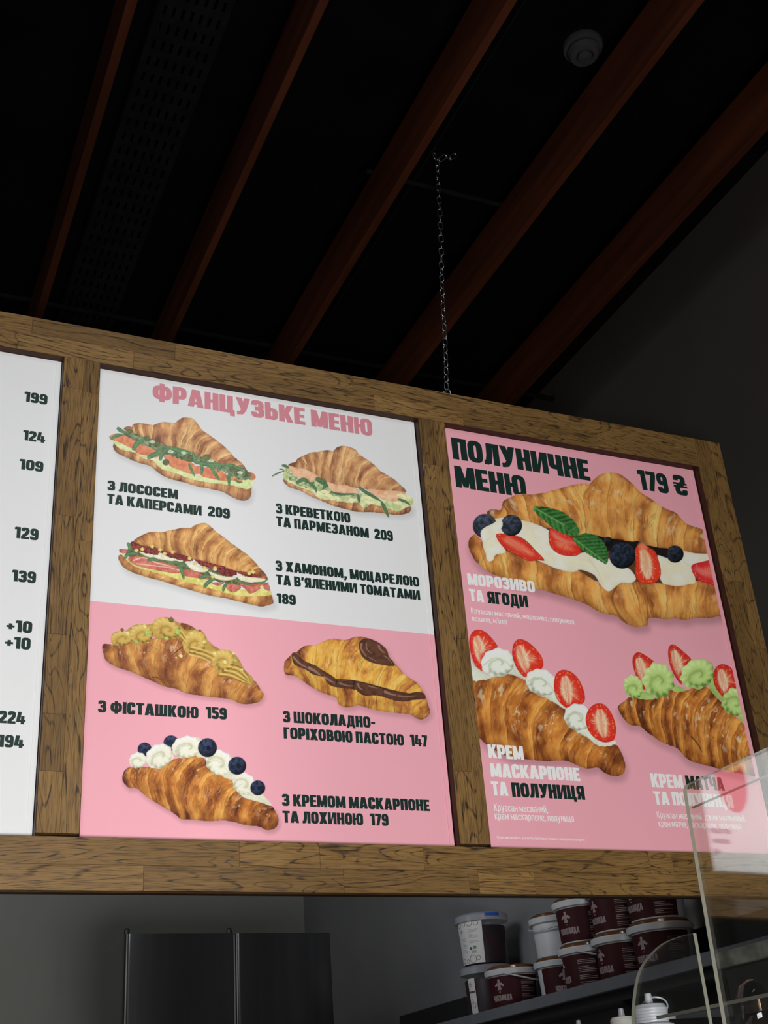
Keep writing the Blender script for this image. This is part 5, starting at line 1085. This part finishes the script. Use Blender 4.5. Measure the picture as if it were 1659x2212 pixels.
tub(*b3, ZS+TH_, -.28, 'upper chocolate tub right beside the plain white tub')
tub(*b4, ZS+TH_, -.62, 'upper chocolate tub of the middle stack, showing its fine print')
tub(*b5, ZS+TH_, -.62, 'upper chocolate tub cut by the bottom rail of the frame', handle=1.6)

# ------------------------------------------------------------------ clear jars with dark filling
M_clearpl = mat('cloudy_clear_plastic', (.40, .40, .46), .25, spec=.5, Alpha=.04)
M_lidpl = mat('cloudy_lid_plastic', (.40, .41, .47), .25, spec=.5, Alpha=.62)
M_jam = noise_mat('dark_cherry_filling', (.006, .0015, .003), (.022, .002, .005), 20, .45, spec=.2)
M_lab = mat('white_paper_label', (.56, .56, .56), .6); M_grey = mat('grey_label_print', (.33, .32, .32), .6); M_brprt = mat('brown_label_print', (.08, .04, .04), .6)
M_blue = mat('blue_plastic_tab', (.02, .09, .42), .35); M_blueb = mat('blue_label_stamp', (.03, .06, .25), .6); M_grn = mat('green_label_stamp', (.08, .22, .12), .6)
JR, JB, JH = .095, .083, .188
def ring_mesh(f, uc, vc, ru, rv, th, off, lobes=0, n=28):
    bm = bmesh.new(); A_, B2 = [], []
    for k in range(n):
        a = 2*math.pi*k/n; q = 1+(.13*abs(math.sin(a*lobes/2)) if lobes else 0)
        A_.append(bm.verts.new(f(uc+ru*q*math.cos(a), vc+rv*q*math.sin(a), off))); B2.append(bm.verts.new(f(uc+(ru*q-th)*math.cos(a), vc+(rv*q-th)*math.sin(a), off)))
    for k in range(n): j = (k+1) % n; bm.faces.new((A_[k], A_[j], B2[j], B2[k]))
    me = bpy.data.meshes.new('flower_outline'); bm.to_mesh(me); bm.free(); return me
def addm(me, nm, m, parent): 
    me.materials.append(m); o = bpy.data.objects.new(nm, me); C.collection.objects.link(o); o.parent = parent; return o
def jar(x, y, z, label, full):
    t = empty('jar', (x, y, z)); tag(t, label, 'jar', 'clear jars of dark filling')
    bm = bmesh.new(); lathe(bm, [(JB-.003, .001), (JB, .004), (JR-.003, JH-.05), (JR-.003, JH-.018)], 44); fin(bm, 'jar_wall', M_clearpl, t, (0, 0, 0), True)
    bm = bmesh.new(); lathe(bm, [(JB-.006, .004), (JB-.003, .006), (JR-.0063, JH-.052), (JR-.008, JH-.048), (.001, JH-.048)], 44); fin(bm, 'filling', M_jam, t, (0, 0, 0), True)
    bm = bmesh.new(); lathe(bm, [(JR-.001, JH-.032), (JR+.008, JH-.03), (JR+.010, JH-.010), (JR+.006, JH-.004), (JR-.004, JH), (JR-.012, JH-.004), (.001, JH-.004)], 44); fin(bm, 'lid', M_lidpl, t, (0, 0, 0), True)
    f = cyl_map(JB, JR-.003, 0, JH-.05, AV-.42)
    if full:
        bl_ = addm(wrap_mesh(f, -.070, .052, .006, JH-.030), 'paper_label', M_lab, t)
        addm(lines_mesh(f, -.040, -.018, .042, .100, 13, 5), 'fine_print', M_grey, bl_); addm(lines_mesh(f, -.004, .036, .078, .130, 12, 6), 'fine_print', M_grey, bl_)
        addm(emblem_mesh(f, -.040, .124, .011), 'emblem', M_grey, bl_)
        addm(ring_mesh(f, .0, .060, .0055, .0055, .0054, .0012), 'round_stamp', M_blueb, bl_); addm(wrap_mesh(f, .010, .023, .057, .068, 4, .0012), 'stamp', M_grn, bl_)
        addm(wrap_mesh(f, .002, .022, .043, .052, 4, .0012), 'barcode', M_grey, bl_)
        for uc, vc, ru in ((-.048, .020, .009), (-.022, .016, .007), (.004, .022, .014), (.027, .024, .008), (-.048, .150, .010), (-.022, .149, .008), (.004, .152, .012), (.030, .149, .009)):
            addm(ring_mesh(f, uc, vc, ru, ru*.95, .0016, .0012, 7), 'flower_outline', M_brprt, bl_)
        # blue seal tab on the lid
        ft = cyl_map(JR+.010, JR+.010, 0, 1, AV+.60)
        addm(wrap_mesh(ft, -.030, .030, JH-.018, JH-.007, 12, .0009), 'seal_tab', M_blue, t)
    else:
        f = cyl_map(JB, JR-.003, 0, JH-.05, AV-.62)
        bl_ = addm(wrap_mesh(f, -.014, .018, .004, JH-.045), 'paper_label', M_lab, t)
        addm(emblem_mesh(f, -.003, .122, .010), 'emblem', M_grey, bl_); addm(text_mesh(f, 'ВИШНЯ', -.011, .016, .092, .099, .0012), 'label_text', M_brprt, bl_)
        addm(ring_mesh(f, .004, .050, .007, .010, .0012, .0012, 5), 'flower_outline', M_brprt, bl_); addm(ring_mesh(f, -.003, .062, .005, .007, .001, .0012, 3), 'flower_outline', M_brprt, bl_)
    return t
yj = onX(1050, 2080, 2.365).y
jar(2.365, yj, ZS, 'lower clear cherry jar with a narrow white label', False)
jar(2.360, yj-.004, ZS+JH+.0005, 'upper clear cherry jar with a wide floral label and blue lid tab', True)

# ------------------------------------------------------------------ squeeze bottles on the prep counter
M_bot = mat('milky_plastic', (.40, .415, .455), .35, spec=.5); M_bot2 = mat('milky_cream_plastic', (.70, .69, .62), .35)
M_tip = mat('frosted_clear_tip', (.5, .52, .56), .25, Alpha=.7); M_sauce = mat('grey_lilac_filling', (.24, .24, .29), .5)
ZCT = EYE-.03
ctr = empty('prep_counter', (1.6, 2.6, 0)); tag(ctr, 'steel topped prep counter below the frame, mostly out of view', 'counter')
boxo('counter_top', 1.02, 1.25, ZCT-.04, 2.05, 3.3, ZCT, M_shelf, ctr, .003); boxo('cabinet', 1.06, 1.3, 0, 2.0, 3.25, ZCT-.0405, M_under, ctr)
def bottle(x, y, ztop, label, m, s_=1.0, loop=True, ang=0.0):
    H = (ztop-ZCT); t = empty('squeeze_bottle', (x, y, ZCT)); tag(t, label, 'bottle', 'squeeze bottles on the prep counter')
    r = .0355*s_; hb = H-.044
    bm = bmesh.new(); lathe(bm, [(r*.9, 0), (r, .004), (r, hb-.012), (r*.97, hb-.005), (r*.88, hb), (r*.72, hb+.002)], 40); fin(bm, 'bottle_body', m, t, (0, 0, 0), True)
    bm = bmesh.new(); c0 = hb+.0025; pr = [(r*.70, c0)]
    for k in range(5): pr += [(r*.715, c0+.001+k*.0042), (r*.715, c0+.0031+k*.0042), (r*.69, c0+.0037+k*.0042)]
    pr += [(r*.66, c0+.0228), (r*.6, c0+.0255), (r*.2, c0+.027), (.001, c0+.027)]
    lathe(bm, pr, 40); fin(bm, 'cap', m, t, (0, 0, 0), True)
    bm = bmesh.new(); lathe(bm, [(.0066, c0+.027), (.0062, c0+.030), (.0050, c0+.041), (.0042, c0+.0415), (.0038, c0+.036), (.001, c0+.036)], 20); fin(bm, 'nozzle', M_tip, t, (0, 0, 0), True)
    if loop:
        bm = bmesh.new(); pts = []
        for k in range(22):
            a = 2*math.pi*k/22; pts.append((r*.62*math.cos(a)+.004, r*.5*math.sin(a)*.6-.0, c0+.024+.013*math.sin(a)+.006*math.cos(a)))
        tube(bm, pts, .0014, 6, True); o = fin(bm, 'retaining_loop', M_tip, t, (0, 0, 0), True); o.location = (.014, .012, 0)
    return t
bottle(1.150, 1.628, EYE+.181, 'milky squeeze bottle with a loop on its nozzle, behind the curved clear panel', M_bot)
bottle(1.452, 2.152, EYE+.2135, 'creamy white squeeze bottle just left of the curved clear panel edge', M_bot2, .95, False)
bottle(1.640, 2.610, EYE+.2365, 'squeeze bottle of which only the cap tip shows at the lower edge', M_bot2, .95, False)
# glass decanter behind the tall clear panel
bm = bmesh.new(); dx, dy = 1.31, 1.585
lathe(bm, [(.022, 0), (.030, .004), (.0335, .05), (.0345, .12), (.033, .165), (.028, .195), (.018, .214), (.004, .222), (.001, .222)], 40)
o = fin(bm, 'glass_cover', M_glass, None, (dx, dy, ZCT), True); tag(o, 'round topped clear glass cover seen through the tall panel, lower right corner', 'glass cover')
bm = bmesh.new(); lathe(bm, [(.02, .0), (.024, .004), (.027, .09), (.024, .15), (.01, .165), (.001, .166)], 32)
o2 = fin(bm, 'dark_content', mat('dark_glossy_content', (.03, .022, .018), .08), o, (0, 0, .006), True)

# ------------------------------------------------------------------ clear guards of the display case
XA = .717
def acryl(name, label, X, outline, th, lean=0.0):
    """flat sheet in the plane x = X; outline given as (y, z)"""
    t = empty(name, (X, outline[0][0], EYE)); tag(t, label, 'panel')
    bm = bmesh.new(); k = len(outline)
    a = [bm.verts.new((0-lean*z, y-outline[0][0], z)) for y, z in outline]; b = [bm.verts.new((th-lean*z, y-outline[0][0], z)) for y, z in outline]
    bm.faces.new(a); bm.faces.new(b[::-1]); fin(bm, 'sheet', M_acryl, t, (0, 0, 0))
    bm = bmesh.new(); rim = outline
    for i in range(k):
        j = (i+1) % k; (y0, z0), (y1, z1) = outline[i], outline[j]
        q = [bm.verts.new(v) for v in ((0-lean*z0, y0-outline[0][0], z0), (th-lean*z0, y0-outline[0][0], z0), (th-lean*z1, y1-outline[0][0], z1), (0-lean*z1, y1-outline[0][0], z1))]
        bm.faces.new(q)
    bmesh.ops.remove_doubles(bm, verts=bm.verts, dist=1e-6); fin(bm, 'polished_edge', M_edge, t, (0, 0, 0))
    return t
yA = .9155;  zA = .3073*yA
gp = acryl('clear_guard_panel', 'tall clear acrylic guard panel with the menu reflected in it', XA,
      [(yA, -.55), (yA, zA-.007), (yA-.0006, zA-.004), (yA-.002, zA-.0018), (yA-.0045, zA-.0004), (yA-.008, zA), (-.5, zA), (-.5, -.55)], .004, -.0185)
XB2 = .80
boxo('edge_strip', XA+.0185*(zA-.021)+.0042, -.5, EYE+zA-.0215, XA+.0185*(zA-.021)+.0062, yA-.003, EYE+zA-.0200, M_edge, gp)
arc = [tuple(q) for q in smooth_pts([(1.0397, .1704), (1.0642, .1711), (1.0934, .1692), (1.1208, .1612), (1.1435, .1485), (1.159, .1275), (1.1691, .1003), (1.1691, .06)], False, 5)]+[(1.1691, -.55)]
acryl('curved_clear_panel', 'low clear acrylic panel with a rounded corner in front of the bottles', XB2, [(1.0397, -.55)]+arc, .004)
bm = bmesh.new(); box(bm, .895, .2, EYE+.1115, 1.00, 1.255, EYE+.1150, .0005, 1)
o = fin(bm, 'glass_shelf', M_acryl); tag(o, 'thin clear shelf pane of the display case, edge on at the lower right', 'shelf')
bm = bmesh.new(); box(bm, .8935, .2, EYE+.1115, .8949, 1.255, EYE+.1150); fin(bm, 'polished_edge', M_edge, o)
dc = empty('display_case', (1.0, .6, 0)); tag(dc, 'dark display case base under the clear panels, out of view', 'display case')
boxo('case_base', .70, -.5, 0, 1.05, 1.2, EYE-.551, M_under, dc); boxo('case_ledge', .70, 1.2, EYE-.7, 1.05, 1.24, EYE-.551, M_under, dc)
boxo('shelf_support', .9, .7, EYE-.55, .905, .72, EYE+.111, M_acryl, dc)

M_slab = noise_mat('mottled_grey_green', (.05, .055, .048), (.17, .18, .155), 26, .5, .4, detail=6)  # for the slab built as the mottled band at the tall panel
o = boxo('countertop_oven', 1.76, 1.68, ZCT+.0005, 2.02, 2.205, EYE+.2895, M_under, None, .004); tag(o, 'black boxy oven on the prep counter, mostly out of view at the right edge', 'oven')
o = boxo('mottled_slab', 1.75, 1.66, EYE+.290, 2.03, 2.215, EYE+.322, M_slab, None, .003); tag(o, 'mottled grey-green slab seen through the tall clear panel', 'slab')

# ------------------------------------------------------------------ posters left of the picture, seen only in the clear panel
far = poster(-1.448, -.5675, None, M_white, None, 'white and purple menu poster seen only mirrored in the clear guard panel', lip=False)
M_purple = plate_mat('purple_ink', (.42, .12, .38)); M_peach = plate_mat('peach_ink', (.86, .52, .27)); M_redi = plate_mat('red_ink', (.72, .08, .10)); M_gi = plate_mat('green_ink', (.22, .36, .06)); M_greyi = plate_mat('grey_ink', (.2, .17, .18))
boxo('purple_field', -1.448, YT-.0002, EYE+.62, -.83, YT, EYE+1.2, M_purple, far)
def disc(x, z, rx, rz, m, y, nm='printed_scoop'):
    vs = [(x+rx*math.cos(a), y, z+rz*math.sin(a)) for a in np.linspace(0, 2*math.pi, 33)[:-1]]
    me = bpy.data.meshes.new(nm); me.from_pydata(vs, [], [list(range(32))]); return link(nm, me, m, far)
disc(-.685, EYE+.85, .050, .085, M_redi, YC); disc(-.685, EYE+.935, .056, .062, M_peach, YU); disc(-.73, EYE+1.0, .03, .04, M_gi, YU-.0003, 'printed_leaf')
for x, z in ((-.93, .98), (-.95, .86), (-1.0, .74), (-1.1, .92), (-1.15, .75), (-1.2, 1.05)): disc(x, EYE+z, .075, .075, M_peach, YC)
for x, z in ((-.90, 1.03), (-.97, .93), (-1.05, .83)): disc(x, EYE+z, .025, .025, M_purple, YU)
for k, (s, wd) in enumerate((('ЯГОДИ', .085), ('ЛОХИНА', .075), ('+10', .035))):
    polys, w_ = text_polys(s); poly_mesh('lettering', polys, lambda a, b, k=k, wd=wd, w_=w_: (-.592-wd*.75+a*wd*.75/w_, YC, EYE+.708-.026*k+b*.012), M_greyi, far)
